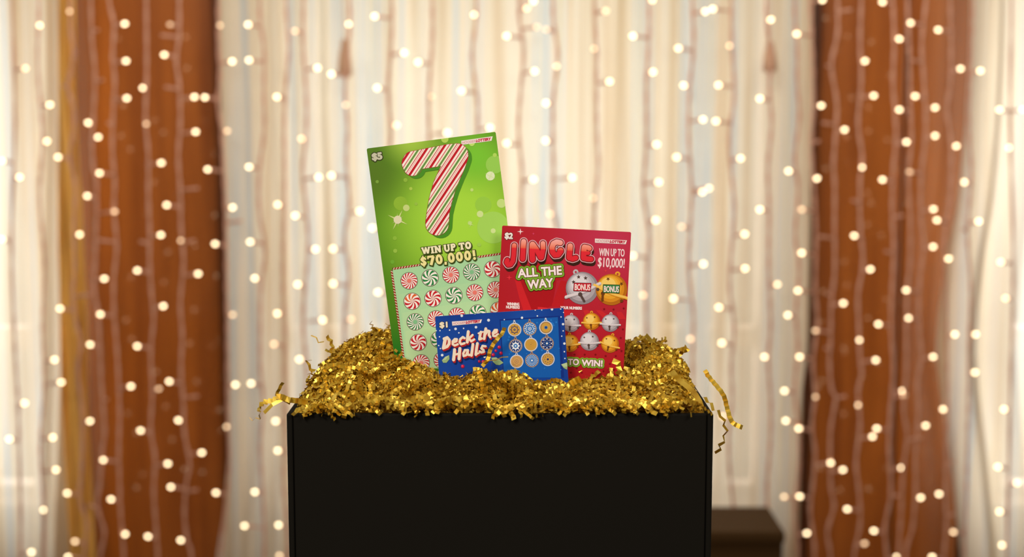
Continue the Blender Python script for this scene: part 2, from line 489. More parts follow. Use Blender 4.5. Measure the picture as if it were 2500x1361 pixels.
BULBS = [(97,62),(62,167,.6),(122,256),(115,345),(142,384),(48,433),(5,393),(5,585),(170,28,.4),(215,300),(240,335),(243,423),(213,479),(195,573),(255,681),(245,768),(147,754),
 (220,842),(335,846),(133,879),(150,934),(60,985),(23,1073),(129,1069),(220,1029),(252,1124),(137,1148),(164,1205),(271,1220),(306,1305),(361,1311),(183,1323,.6),(77,1349),(106,1246),(166,1361),
 (305,58),(308,149),(310,240),(348,215),(357,303,.4),(401,134),(394,398),(407,501),(393,574),(335,661),(399,748),(320,944),(413,932),(388,950,.3),(343,1052),(435,1027),(410,1133),(417,1190),
 (493,1106),(527,1204),(441,1320),(280,517,.4),(475,237),(500,238),(478,322),(507,414),(441,588,.4),(525,596),(484,669),(537,62,.4),(415,60,.2),
 (606,60),(567,150),(608,147),(608,408),(568,507),(611,591),(622,680),(555,320,.4),(676,237),(678,500),(721,527),(677,766),(575,940),(613,937),(568,769,.4),(553,1043,.5),(622,1202),(597,1285),
 (680,1283),(678,1101),(673,1029),(682,1358,.5),(669,841,.5),(731,878),
 (720,76,.4),(775,166),(809,181),(851,59),(915,40),(736,339,.6),(844,256,.4),(987,129),(1021,152),(921,215),(968,306,.7),(1054,236,.3),(1127,222),(1157,36),(778,433),(809,429),(878,516),(909,557),
 (770,609),(813,608),(727,695),(788,782),(813,693),(857,780,.4),(923,714),(1092,324),(1196,312),(1237,88),(1237,350),(1286,20,.6),(1302,3),(1305,174),(1311,66,.3),(1333,72,.3),(1359,162,.6),(1333,252),(1332,344),(1302,438),(1397,434),
 (1479,27,.5),(1450,119,.4),(1545,88),(1488,199),(1594,176),(1656,118),(1669,209),(1754,208),(1781,112,.5),(1722,28),(1740,22),(1593,0),(1603,353),(1652,384),(1608,445),(1716,292),(1748,296),(1855,241),
 (1808,387),(1715,469),(1731,460,.8),(1855,512),(1601,538),(1664,554,.4),(1818,572),(1819,656),(1717,645),(1545,625,.8),(1570,721,.5),(1644,730),(1755,751),(1882,48),(1945,83),(1925,418),(1995,436),(1957,618),(1948,710),(1898,695,.7),
 (1923,770),(1952,872),(1866,872),(1685,828,.5),(1762,838),(1915,955),(1918,1028),(1950,1047),(1914,1214,.5),(1952,1213),(1970,1303),(1343,523,.4),(1448,484,.4),(1957,512,.4),(1765,1018,.5),
 (2008,0),(2154,5),(2222,56),(2290,73),(2195,95),(2112,149),(2345,168),(2393,173),(2005,258),(2133,234),(2234,235),(2195,268),(2283,263),(2440,268),(2495,268),(2062,317),(2213,347),(2283,332),(2335,357),
 (2105,409),(2154,439),(2354,445),(2463,361),(2220,420,.3),(2279,511),(2287,538),(2389,541),(2085,576),(2278,603),(2316,632),(2443,640,.8),(2125,658),(2059,741),(2212,709),(2217,777),(2455,729,.7),(2144,792),(2331,817),
 (2382,817),(1991,808,.4),(2098,831),(2138,880),(2278,872),(2380,910),(1991,970,.4),(2095,990,.6),(2204,955),(2207,966,.6),(2302,1000),(2451,1000),(2140,1047),(2130,1067),(2260,1040),(2028,1131),(2058,1148),(2201,1143),
 (2436,1141),(2483,1180,.8),(2068,1244),(2248,1216),(2292,1207),(2440,1250),(2133,1297),(2111,1328,.4),(2327,1300,.6),(2446,1332),(2190,1361),(2275,1361)]
STUBS = [('b',240,73),('b',252,195),('a',152,210),('a',186,128),('e',392,86),('e',402,213),('e',484,460),('e',476,588),('f',470,965) and ('e',484,968),('e',482,1197),('b',262,975),('a',222,720),
 ('b',216,1235),('f',590,540),('h',2080,24),('h',2018,160),('h',2008,300),('l',2226,147),('h',2000,578),('j',2205,527),('h',2018,717),('h',2014,850),('h',2066,968),('j',2196,1210),('k',2250,1070),('m',2330,1128),('m',2332,1256),
 ('c',240,587),('i',2080,490),('j',2160,614),('n',2350,560),('g',2002,345),('d',340,590),('c',262,300) ]

sphere_cache = {}
def bulb_mesh(mt):
    if mt.name in sphere_cache:
        return sphere_cache[mt.name]
    b = MB()
    prof = [(-0.006, 0.0028), (-0.004, 0.0042), (-0.0005, 0.0047), (0.003, 0.0040), (0.0052, 0.0022), (0.006, 0.0006)]
    b.tube([(x, 0, 0) for x, r in prof], [r for x, r in prof], mt, 10)
    o = b.build('bulb', smooth=True)
    me = o.data
    bpy.data.objects.remove(o)
    sphere_cache[mt.name] = me
    return me
DIM_MATS = {}
def dim_mat(k):
    if k >= 1: return M_BULB
    if k not in DIM_MATS:
        c = (1.0, 0.58 + 0.2 * k, 0.30 + 0.16 * k)
        DIM_MATS[k] = emitter('faint_bulb', c, 6.0 * k)
    return DIM_MATS[k]

assign = {k: [] for k in STRANDS}
for bu in BULBS:
    px, py = bu[0], bu[1]
    k = bu[2] if len(bu) > 2 else 1.0
    best = min(STRANDS, key=lambda s: abs(abs(lerp_line(STRANDS[s][1], py) - px) - 24) + (40 if abs(lerp_line(STRANDS[s][1], py) - px) > 62 else 0))
    assign[best].append((px, py, k))
stubs = {k: [] for k in STRANDS}
for s in STUBS:
    stubs[s[0]].append((s[1], s[2]))

rnd = random.Random(4)
for idx, (key, (label, pts)) in enumerate(STRANDS.items()):
    y_s = YS + 0.004 * (idx % 5)
    line = smooth_line(pts, 4)
    w3 = [P(x, y, y_s) for x, y in line]
    topp = w3[0]
    path = [Vector((topp.x, YC, ZR + 0.02)), Vector((topp.x, YC - 0.025, ZR + 0.008)), Vector((topp.x, y_s, ZR - 0.08))] + w3
    root = empty('light_string', (topp.x, y_s, ZR))
    base = Vector((topp.x, y_s, ZR))
    # two twisted leads
    b = MB()
    for sgn in (0, math.pi):
        tw, acc = [], 0.0
        for i, p in enumerate(path):
            if i: acc += (p - path[i-1]).length
            a = sgn + acc * 55
            tw.append(p - base + Vector((math.cos(a), math.sin(a), 0)) * 0.0021)
        b.tube(tw, 0.0031, M_WIRE, 6)
    b.build('wire', root, smooth=True)
    for px, py, k in assign[key] + [(sx, sy, None) for sx, sy in stubs[key]]:
        tip = P(px, py, y_s - 0.006)
        wx = lerp_line(line, py + 5)
        wp = P(wx, py + 5, y_s)
        d = tip - wp
        if d.length < 0.012:
            wp = P(wx, py + 2, y_s + 0.006) ; tip = P(px, py, y_s - 0.018); d = tip - wp
        L_ = d.length
        if L_ > 0.05 and k is not None:      # the holder is about 3 cm, a thin lead reaches the wire
            mid = tip - d.normalized() * 0.035
        else:
            mid = wp
        e = tip - d.normalized() * (0.005 if k is not None else 0)
        b = MB()
        b.tube([wp - base, mid - base], 0.0022, M_WIRE, 6)
        b.tube([mid - base, mid + (e - mid) * 0.85 - base, e - base], [0.0036, 0.0042, 0.0036], M_WIRE, 8)
        h = b.build('bulb_holder', root, smooth=True)
        if k is not None:
            me = bulb_mesh(dim_mat(k))
            bo = bpy.data.objects.new('bulb', me)
            COL.objects.link(bo)
            bo.parent = h
            bo.location = tip - base
            bo.rotation_euler = d.to_track_quat('X', 'Z').to_euler()
    tag(root, label, 'string lights', 'strings of lights hung across the back wall')

# ------------------------------------------------------------------ the black box and its stand
YF, YB = 1.035, 1.195
pl, pr = P(698, 1011, YF), P(1743, 1011, YF)
BX0, BX1, ZRIM = pl.x, pr.x, pl.z
BH = 0.235
BXC = (BX0 + BX1) / 2
ZB = ZRIM - BH
box = empty('gift_box', (BXC, (YF + YB) / 2, ZB))
off = Vector((BXC, (YF + YB) / 2, ZB))
T = 0.0045
def bpart(name, lo, hi, bw=0.0012):
    b = MB(); b.box(tuple(Vector(lo) - off), tuple(Vector(hi) - off), M_BLACK)
    return bevel(b.build(name, box), bw, 3)
e_ = 0.0004
bpart('bottom_panel', (BX0 + T + e_, YF + T + e_, ZB), (BX1 - T - e_, YB - T - e_, ZB + 0.004))
bpart('front_panel', (BX0 + 0.0052, YF, ZB), (BX1 - 0.0052, YF + T, ZRIM), 0.0014)
bpart('back_panel', (BX0 + 0.0052, YB - T, ZB), (BX1 - 0.0052, YB, ZRIM))
bpart('side_panel', (BX0, YF + 0.0012, ZB), (BX0 + 0.0048, YB - 0.001, ZRIM), 0.0018)
bpart('side_panel', (BX1 - 0.0048, YF + 0.0012, ZB), (BX1, YB - 0.001, ZRIM), 0.0018)
tag(box, 'open black cardboard box filled with gold paper shreds', 'box')

stand = empty('side_table', (BXC, (YF + YB) / 2, 0))
b = MB(); b.box((-0.19, -0.1, ZB - 0.0255), (0.19, 0.1, ZB - 0.0005), M_DARKWOOD); bevel(b.build('table_top', stand), 0.004)
for sx in (-1, 1):
    for sy in (-1, 1):
        b = MB(); b.tube([(sx * 0.165, sy * 0.078, 0.0), (sx * 0.16, sy * 0.074, ZB - 0.026)], [0.011, 0.015], M_DARKWOOD, 10); b.build('leg', stand, smooth=True)
tag(stand, 'small dark side table under the black box', 'table')

# ------------------------------------------------------------------ gold crinkle paper
def mound(x, y):
    u = (x - BXC) / ((BX1 - BX0) / 2)
    t = (y - YF) / (YB - YF)
    prof = [(0.0, 0.002), (0.2, 0.0075), (0.42, 0.0115), (0.6, 0.022), (0.8, 0.031), (1.0, 0.024)]
    f = prof[-1][1]
    for (t0, a), (t1, c) in zip(prof, prof[1:]):
        if t <= t1:
            f = a + (c - a) * max(0, (t - t0)) / (t1 - t0); break
    f += 0.0085 * math.exp(-((t - 0.34) / 0.12) ** 2) * max(0.0, min(1.0, (0.22 - u) / 0.12))
    side = max(0.0, 1 - abs(min(1, max(-1, u))) ** (6 if u < 0 else 14))
    bump = 0.0025 * math.sin(x * 61 + 1.3) * math.sin(y * 47 + x * 19) + 0.002 * math.sin(x * 113 + y * 90)
    wob = 1.0 + 0.06 * math.sin(x * 24 + 0.9) + 0.45 * max(0.0, min(1.0, (-u - 0.25) / 0.3))
    return ZRIM + f * side * wob + bump * side - 0.004 * (1 - side)

def crinkle(b, path, w, fold, amp, bdir, mt, rnd, jitter=0.25):
    """accordion-folded ribbon along a path; bdir is the direction of its width"""
    pts = [Vector(p) for p in path]
    # resample evenly
    out, acc, step = [pts[0]], 0.0, fold
    for a, c in zip(pts, pts[1:]):
        seg = (c - a).length
        while acc + seg >= step:
            t = (step - acc) / seg
            a = a + (c - a) * t
            out.append(a)
            seg = (c - a).length
            acc = 0.0
            step = fold * rnd.uniform(1 - jitter, 1 + jitter)
        acc += seg
    if len(out) < 3:
        return
    vs, bd = [], Vector(bdir).normalized()
    for i, p in enumerate(out):
        t = (out[min(i+1, len(out)-1)] - out[max(i-1, 0)]).normalized()
        wd = bd - t * bd.dot(t)
        if wd.length < 1e-3:
            wd = t.orthogonal()
        wd.normalize()
        bd = (wd + Vector((rnd.uniform(-1, 1), rnd.uniform(-1, 1), rnd.uniform(-1, 1))) * 0.06).normalized()
        n = t.cross(wd).normalized()
        q = p + n * amp * (1 if i % 2 else -1) * rnd.uniform(0.75, 1.25)
        vs += [q - wd * w / 2, q + wd * w / 2]
    b.add(vs, [(2*i, 2*i+1, 2*i+3, 2*i+2) for i in range(len(out) - 1)], mt)

rnd = random.Random(77)
b = MB()
# packed body of the filling
nx, ny = 44, 20
vs, fs = [], []
for j in range(ny + 1):
    for i in range(nx + 1):
        x = BX0 + 0.008 + (BX1 - BX0 - 0.016) * i / nx
        y = YF + 0.008 + (YB - YF - 0.016) * j / ny
        vs.append((x, y, mound(x, y) - 0.013 + rnd.uniform(-0.003, 0.003)))
c = nx + 1
fs = [(j*c+i, j*c+i+1, (j+1)*c+i+1, (j+1)*c+i) for j in range(ny) for i in range(nx)]
b.add(vs, fs, M_GOLD)
for k in range(4800):
    edge = rnd.random()
    x = rnd.uniform(BX0 + 0.004, BX1 - 0.004)
    y = YF + 0.005 + (YB - YF - 0.01) * rnd.random() ** 0.85
    dep = rnd.random() ** 1.6
    ang = rnd.uniform(0, 2 * math.pi)
    ln = rnd.uniform(0.022, 0.075)
    curl = rnd.uniform(-40, 40)
    n = 12
    path = []
    px_, py_ = x, y
    lift = rnd.uniform(-0.05, 0.25) if rnd.random() < 0.25 else rnd.uniform(-0.12, 0.08)
    for i in range(n):
        z = mound(px_, py_) - 0.011 * dep + lift * ln * (i / n - 0.3) + 0.0022 * math.sin(i * 1.3 + k)
        path.append((px_, py_, z))
        px_ += math.cos(ang) * ln / n; py_ += math.sin(ang) * ln / n
        ang += curl * ln / n
        if not (BX0 + 0.006 < px_ < BX1 - 0.006): ang = math.pi - ang; px_ = min(max(px_, BX0 + 0.006), BX1 - 0.006)
        if not (YF + 0.0065 < py_ < YB - 0.0065): ang = -ang; py_ = min(max(py_, YF + 0.0065), YB - 0.0065)
    th = rnd.uniform(-1.3, 1.3)
    bd = Vector((-math.sin(ang) * math.cos(th), math.cos(ang) * math.cos(th), math.sin(th)))
    crinkle(b, path, rnd.uniform(0.0016, 0.0034), rnd.uniform(0.0013, 0.0029), rnd.uniform(0.0005, 0.0013), bd, M_GOLD, rnd)
# loose ends on the top edge and over the front rim
for k in range(330):
    front = k < 170
    x = rnd.uniform(BX0 + 0.01, BX1 - 0.01)
    y = YF + 0.008 if front else rnd.uniform(YF + 0.06, YB - 0.01)
    z = mound(x, y) + (0.001 if front else -0.002)
    ln = rnd.uniform(0.010, 0.022) if front else rnd.uniform(0.008, 0.020)
    a = rnd.uniform(-1.3, 1.3)
    path = []
    for i in range(8):
        s = i / 7 * ln
        if front:
            path.append((x + math.sin(a) * s, y - min(s, 0.010) * 1.1, max(z + 0.003 - max(0, s - 0.009) * 0.75, ZRIM - 0.006)))
        else:
            path.append((x + math.sin(a) * s, y + 0.3 * s * math.cos(k), z + s * math.cos(a) * 0.8 + 0.001 * math.sin(i * 2)))
    crinkle(b, path, rnd.uniform(0.002, 0.0038), rnd.uniform(0.0016, 0.003), rnd.uniform(0.0006, 0.0013), (rnd.uniform(-1, 1), rnd.uniform(-1, 0.2), rnd.uniform(-1, 1)), M_GOLD, rnd)
o = b.build('paper_shreds')
tag(o, 'heap of gold foil crinkle paper shreds filling the black box', 'paper shreds', None, 'stuff')

def shred(label, pix, depths, w, fold, amp, bdir, seed):
    r = random.Random(seed)
    if not isinstance(depths, (list, tuple)):
        depths = [depths] * len(pix)
    pts = smooth_line([tuple(P(x, y, d)) for (x, y), d in zip(pix, depths)], 8)
    b = MB(); crinkle(b, pts, w, fold, amp, bdir, M_GOLD, r, 0.15)
    o = b.build('paper_shred')
    tag(o, label, 'paper shred', 'loose gold paper shreds around the box')
    return o

shred('long gold shred arching out past the left corner of the box', [(752,985),(725,979),(705,977),(682,968),(665,979),(643,984),(632,1000),(637,1017),(622,1024),(601,1023)], [1.05,1.05,1.045,1.045,1.05,1.055,1.06,1.06,1.06,1.06], 0.0042, 0.0026, 0.0012, (-0.7, 0.25, 0.75), 1)
shred('short flat gold shred under the arching one at the left corner', [(708,985),(690,975),(672,984),(655,997),(643,1010)], [1.05,1.045,1.045,1.045,1.045], 0.0028, 0.008, 0.0003, (0.3, 0.5, 1), 2)
shred('dark thin gold shred sticking up beside the left corner of the box', [(674,967),(682,950),(691,934)], 1.06, 0.0028, 0.003, 0.0004, (1, 0.6, 0.3), 3)
shred('long gold shred hanging past the right corner of the box', [(1722,905),(1729,919),(1747,940),(1767,967),(1776,1000),(1788,1032),(1816,1046)], [1.10,1.10,1.095,1.09,1.085,1.08,1.08], 0.0036, 0.0024, 0.0009, (1, 0.4, 0.5), 4)
shred('thin zigzag gold shred dangling by the right side of the box', [(1714,968),(1733,985),(1746,1002),(1758,1012),(1768,1030),(1772,1055),(1764,1078),(1757,1092),(1750,1110)], [1.09,1.08,1.075,1.07,1.07,1.07,1.07,1.065,1.06], 0.0030, 0.0042, 0.0016, (0.1, 1, 0.25), 5)
shred('upright gold shred above the right corner of the mound', [(1727,922),(1736,913),(1735,897)], 1.11, 0.0036, 0.006, 0.0004, (1, 0.7, 0), 6)
shred('gold shred poking up at the back right of the mound', [(1606,852),(1594,836),(1576,818)], 1.165, 0.0040, 0.008, 0.0004, (1, 0.5, -0.5), 7)
shred('gold shred standing up in front of the blue ticket', [(1177,895),(1192,877),(1195,860),(1203,843),(1216,826),(1228,812),(1232,798)], [1.078,1.080,1.080,1.080,1.080,1.080,1.080], 0.0031, 0.0030, 0.0005, (1, 0.3, 0.35), 8)
shred('folded gold shred in front of the lower right corner of the red ticket', [(1496,881),(1516,891),(1506,899),(1514,907),(1506,913),(1510,923)], 1.094, 0.0042, 0.0050, 0.0007, (0.3, 0.2, 1), 9)
shred('curly gold shred at the upper left of the mound', [(806,862),(812,848),(806,832),(793,818)], 1.15, 0.0036, 0.0026, 0.0011, (1, 0.7, 0.3), 10)
shred('tiny zigzag shred floating out left of the curly one', [(790,838),(776,833),(767,825),(761,813)], [1.16]*4, 0.0026, 0.0040, 0.0015, (0.2, 1, 0.2), 11)
shred('bent gold shred by the left edge of the mound', [(768,908),(757,899),(749,884),(761,877)], 1.12, 0.0032, 0.0036, 0.0012, (0.6, 0.8, 0.3), 12)
shred('zigzag gold shred at the left of the green ticket', [(890,826),(912,810),(929,801),(946,794),(958,799)], 1.155, 0.0028, 0.0040, 0.0016, (0.1, 1, 0.1), 13)
shred('shiny coppery curl in front of the bottom of the red ticket', [(1390,940),(1405,931),(1421,923)], 1.082, 0.0052, 0.0014, 0.0007, (0.3, 0.3, 1), 14)
shred('broad gold shred lying across the front of the mound', [(1288,981),(1322,979),(1346,972)], [1.052,1.052,1.052], 0.0052, 0.0026, 0.0005, (0.1, -0.5, 1), 15)
shred('thin gold shred crossing the lower edge of the blue ticket', [(1180,885),(1205,880),(1225,874),(1245,870)], 1.079, 0.0016, 0.005, 0.0004, (0.1, 1.0, 0.35), 16)
shred('flat gold shred running down the front left of the mound', [(842,925),(832,940),(822,962),(805,985),(785,1003)], [1.085,1.075,1.06,1.05,1.044], 0.0036, 0.009, 0.0004, (1, -0.3, 0.4), 17)
shred('flat gold shred running down the front right of the mound', [(1640,905),(1660,930),(1690,955),(1705,975),(1715,1000)], [1.10,1.085,1.068,1.055,1.045], 0.0040, 0.009, 0.0004, (1, -0.3, 0.5), 18)

# ------------------------------------------------------------------ scratch tickets
DZ = 6.0e-5
_font_cache = {}
def text_polys(s):
    """triangles and outline of a line of text, in em units from its lower left corner"""
    if s in _font_cache:
        return _font_cache[s]
    cu = bpy.data.curves.new('lettering', 'FONT')
    cu.body = s
    cu.size = 1.0
    cu.resolution_u = 3
    ob = bpy.data.objects.new('lettering', cu)
    COL.objects.link(ob)
    dg = bpy.context.evaluated_depsgraph_get()
    ev = ob.evaluated_get(dg)
    me = ev.to_mesh()
    vs = [(v.co.x, v.co.y) for v in me.vertices]
    fs = [tuple(p.vertices) for p in me.polygons]
    ev.to_mesh_clear()
    bpy.data.objects.remove(ob)
    bpy.data.curves.remove(cu)
    cnt, key = {}, {}
    rv = lambda i: (round(vs[i][0], 5), round(vs[i][1], 5))
    for f in fs:
        for a, c in zip(f, f[1:] + f[:1]):
            k = tuple(sorted((rv(a), rv(c))))
            cnt[k] = cnt.get(k, 0) + 1
    ed = [k for k, n in cnt.items() if n == 1]
    xs = [p[0] for p in vs]; ys = [p[1] for p in vs]
    # cap height
    r = (vs, fs, ed, min(xs), max(xs), min(ys), max(ys))
    _font_cache[s] = r
    return r

class Ticket:
    def __init__(self, name, label, UL, UR, LL, Y, lean, height, mt):
        a, c, d = P(*UL, Y), P(*UR, Y), P(*LL, Y - lean)
        self.eu = (c - a).normalized()
        dn = d - a
        self.ev = (dn - self.eu * dn.dot(self.eu)).normalized()
        self.n = self.ev.cross(self.eu).normalized()
        if self.n.y > 0:
            self.n = -self.n
        self.o = a
        self.w = (c - a).length
        self.h = height
        b = MB()
        r, th = 0.0008, 0.00035
        pts = [(r, 0), (self.w - r, 0), (self.w, -r), (self.w, -height + r), (self.w - r, -height), (r, -height), (0, -height + r), (0, -r)]
        nn = len(pts)
        vs = [(x, y, 0) for x, y in pts] + [(x, y, -th) for x, y in pts]
        b.add(vs, [tuple(range(nn - 1, -1, -1))], mt)
        b.add(vs, [tuple(range(nn, 2 * nn))] + [(i, (i+1) % nn, nn + (i+1) % nn, nn + i) for i in range(nn)], M_PAPER)
        self.root = b.build(name)
        m = Matrix.Identity(4)
        for i in range(3):
            m[i][0], m[i][1], m[i][2], m[i][3] = self.eu[i], -self.ev[i], self.n[i], a[i]
        self.root.matrix_world = m
        tag(self.root, label, 'lottery ticket', 'scratch tickets standing in the gold shreds')
        self.cur = None
    def loc(self, px, py):
        d = ray(px, py)
        t = (self.o - CAM).dot(self.n) / d.dot(self.n)
        q = CAM + d * t - self.o
        return (q.dot(self.eu), -q.dot(self.ev))
    def begin(self):
        self.cur = MB()
    def end(self, name, label=None):
        o = self.cur.build(name, self.root)
        if label: o['label'] = label
        self.cur = None
        return o
    # everything below takes photograph pixels and prints on the ticket's face
    def clip(self, q):
        return (min(max(q[0], 0.0), self.w), min(max(q[1], -self.h), 0.0))
    def poly(self, pts, mt, layer):
        q = [self.clip(self.loc(*p)) for p in pts]
        ar = sum(x0 * y1 - x1 * y0 for (x0, y0), (x1, y1) in zip(q, q[1:] + q[:1]))
        if ar < 0: q.reverse()
        self.count = (getattr(self, 'count', 0) + 1) % 19
        z = DZ * layer + 3.0e-6 * self.count
        self.cur.add([(x, y, z) for x, y in q], [tuple(range(len(q)))], mt)
    def disc(self, cx, cy, r, mt, layer, n=28, ry=None, a0=0):
        self.poly([(cx + r * math.cos(a0 + 2*math.pi*i/n), cy + (ry or r) * math.sin(a0 + 2*math.pi*i/n)) for i in range(n)], mt, layer)
    def ring(self, cx, cy, r0, r1, mt, layer, n=32):
        for i in range(n):
            a, c = 2*math.pi*i/n, 2*math.pi*(i+1)/n
            self.poly([(cx+r0*math.cos(a), cy+r0*math.sin(a)), (cx+r1*math.cos(a), cy+r1*math.sin(a)), (cx+r1*math.cos(c), cy+r1*math.sin(c)), (cx+r0*math.cos(c), cy+r0*math.sin(c))], mt, layer)
    def star(self, cx, cy, r0, r1, n, mt, layer, a0=-math.pi/2):
        self.poly([(cx + (r0 if i % 2 == 0 else r1) * math.cos(a0 + math.pi*i/n), cy + (r0 if i % 2 == 0 else r1) * math.sin(a0 + math.pi*i/n)) for i in range(2*n)], mt, layer)
    def capsule(self, p, q, r, mt, layer, r2=None, n=8):
        r2 = r if r2 is None else r2
        a = math.atan2(q[1]-p[1], q[0]-p[0])
        pts = [(p[0] + r*math.cos(a + math.pi/2 + math.pi*i/n), p[1] + r*math.sin(a + math.pi/2 + math.pi*i/n)) for i in range(n+1)]
        pts += [(q[0] + r2*math.cos(a - math.pi/2 + math.pi*i/n), q[1] + r2*math.sin(a - math.pi/2 + math.pi*i/n)) for i in range(n+1)]
        self.poly(pts, mt, layer)
    def stroke(self, pts, r, mt, layer, dx=0, dy=0):
        for p, q in zip(pts, pts[1:]):
            self.capsule((p[0]+dx, p[1]+dy), (q[0]+dx, q[1]+dy), r, mt, layer)
    def bar(self, p, q, hw, mt, layer, dx=0, dy=0):
        """square-ended stroke"""
        ux, uy = q[0]-p[0], q[1]-p[1]
        l = math.hypot(ux, uy) or 1
        nx, ny = -uy/l*hw, ux/l*hw
        self.poly([(p[0]+nx+dx, p[1]+ny+dy), (q[0]+nx+dx, q[1]+ny+dy), (q[0]-nx+dx, q[1]-ny+dy), (p[0]-nx+dx, p[1]-ny+dy)], mt, layer)
    def text(self, s, p0, p1, cap, mt, layer, bold=0.0, shear=0.0, outlines=(), dx=0, dy=0, fill=True, tall=None):
        """a line of text whose baseline runs from p0 to p1, cap height in pixels; outlines = ((extra radius px, ink, layer), ...)"""
        vs, fs, ed, x0, x1, y0, y1 = text_polys(s)
        ux, uy = (p1[0]-p0[0]) / (x1-x0), (p1[1]-p0[1]) / (x1-x0)
        l = math.hypot(ux, uy)
        k = cap / 0.70
        vx, vy = uy / l * k, -ux / l * k           # up direction
        f = lambda x, y: (p0[0] + dx + ux * (x-x0) + vx*y + shear*y*ux/l*k, p0[1] + dy + uy * (x-x0) + vy*y + shear*y*uy/l*k)
        V = [f(*v) for v in vs]
        sets = list(outlines) + ([(bold, mt, layer)] if fill else [])
        for r, m_, ly in sets:
            for fc in fs:
                self.poly([V[i] for i in fc], m_, ly)
            if r > 0:
                for a, c in ed:
                    self.capsule(f(*a), f(*c), r, m_, ly, n=4)

# ---- shared little builders
def logo(T, c, layer=3):
    """white slanted box reading HOOSIER LOTTERY; c = its four corners from the upper left, clockwise"""
    T.begin()
    white, pink, crim = ink((240, 226, 222)), ink((214, 150, 158)), ink((196, 24, 62))
    T.poly(c, white, layer)
    (ax, ay), (bx, by), (cx, cy), (dx, dy) = c
    base0 = (dx + (cx-dx)*0.02, dy + (cy-dy)*0.02); base1 = (cx, cy)
    hgt = math.hypot(ax-dx, ay-dy)
    ux, uy = cx-dx, cy-dy
    g = lambda t, v: (dx + ux*t + (ax-dx)*v, dy + uy*t + (ay-dy)*v)
    T.text('HOOSIER', g(0.03, 0.2), g(0.47, 0.2), hgt*0.6, pink, layer+1, bold=0.12, shear=0.1)
    T.text('LOTTERY', g(0.485, 0.2), g(0.97, 0.2), hgt*0.6, crim, layer+1, bold=0.55, shear=0.18)
    T.end('logo')

RED, GREEN_, WHITE, CREAM = ink((196, 24, 38)), ink((34, 128, 62)), ink((244, 236, 228)), ink((240, 224, 200))
DARKRIM = ink((92, 66, 50))

def peppermint(T, cx, cy, r, colour, n, orange=False):
    T.begin()
    T.disc(cx, cy, r * 1.04, DARKRIM, 4)
    T.disc(cx, cy, r * 0.97, WHITE, 5)
    fine = n > 8
    for i in range(n):
        a0 = 2*math.pi*i/n + 0.4
        half = math.pi/n * (0.52 if not fine else 0.5)
        sw = 0.95 if not fine else 0.75
        left, right = [], []
        for k in range(9):
            t = (0.04 if not fine else 0.12) + (0.95 - (0.04 if not fine else 0.12)) * k/8
            a = a0 + sw * t
            hw = half * (0.6 + 0.45*t)
            left.append((cx + r*t*math.cos(a-hw), cy + r*t*math.sin(a-hw)))
            right.append((cx + r*t*math.cos(a+hw), cy + r*t*math.sin(a+hw)))
        m_ = ink((222, 92, 36)) if orange and i in (3, 4, 5) else colour
        T.poly(left + right[::-1], m_, 6)
    if fine:
        T.disc(cx, cy, r*0.26, ink((232, 120, 110)) if colour is RED else ink((130, 190, 140)), 7, 14)
    T.end('peppermint')

# ---- green ticket
def green_bg():
    m = mat('green_print', (120, 170, 40), 0.35, 0, 0.3)
    tc = N(m, 'ShaderNodeTexCoord')
    def blob(c, r0, r1):
        s = N(m, 'ShaderNodeVectorMath', operation='DISTANCE')
        s.inputs[1].default_value = c
        L(m, tc.outputs['Object'], s.inputs[0])
        mr = N(m, 'ShaderNodeMapRange', interpolation_type='SMOOTHSTEP')
        mr.inputs['From Min'].default_value, mr.inputs['From Max'].default_value = r0, r1
        mr.inputs['To Min'].default_value, mr.inputs['To Max'].default_value = 1.0, 0.0
        L(m, s.outputs['Value'], mr.inputs['Value'])
        return mr.outputs[0]
    def mix(f, a, c):
        x = N(m, 'ShaderNodeMix', data_type='RGBA')
        L(m, f, x.inputs['Factor'])
        if isinstance(a, tuple): x.inputs['A'].default_value = (*lin(a), 1)
        else: L(m, a, x.inputs['A'])
        x.inputs['B'].default_value = (*lin(c), 1)
        return x.outputs['Result']
    col = mix(blob((0.066, -0.066, 0), 0.012, 0.085), (78, 130, 22), (166, 218, 64))
    col = mix(blob((0.0, -0.02, 0), 0.0, 0.045), col, (84, 118, 28))
    col = mix(blob((0.036, 0.004, 0), 0.0, 0.03), col, (164, 200, 70))
    col = mix(blob((0.085, -0.018, 0), 0.0, 0.035), col, (120, 196, 50))
    col = mix(blob((0.0, -0.175, 0), 0.0, 0.05), col, (10, 110, 30))
    L(m, col, bsdf(m).inputs['Base Color'])
    return m

def candy_mat():
    m = mat('candy_stripe_print', (240, 220, 215), 0.3, 0, 0.35)
    tc = N(m, 'ShaderNodeTexCoord')
    dp = N(m, 'ShaderNodeVectorMath', operation='DOT_PRODUCT')
    a = math.radians(49)
    per = 0.0104
    dp.inputs[1].default_value = (-math.sin(a) / per, math.cos(a) / per, 0)
    fr = N(m, 'ShaderNodeMath', operation='FRACT')
    L(m, tc.outputs['Object'], dp.inputs[0]); L(m, dp.outputs['Value'], fr.inputs[0])
    w, rd, pk, gr, gl = (246, 232, 226), (190, 26, 40), (226, 130, 130), (92, 140, 70), (226, 228, 176)
    r = ramp(m, [(0.0, w), (0.08, rd), (0.26, w), (0.33, pk), (0.37, w), (0.43, rd), (0.485, w), (0.55, gl), (0.61, gr), (0.74, gl), (0.80, w), (0.86, rd), (0.895, pk), (0.93, w)], 'CONSTANT')
    L(m, fr.outputs[0], r.inputs[0]); L(m, r.outputs[0], bsdf(m).inputs['Base Color'])
    return m

G = Ticket('scratch_ticket', 'tall green ticket with a candy cane seven, tilted left behind the others', (895, 363), (1210, 322), (970, 875), 1.128, 0.012, 0.190, green_bg())
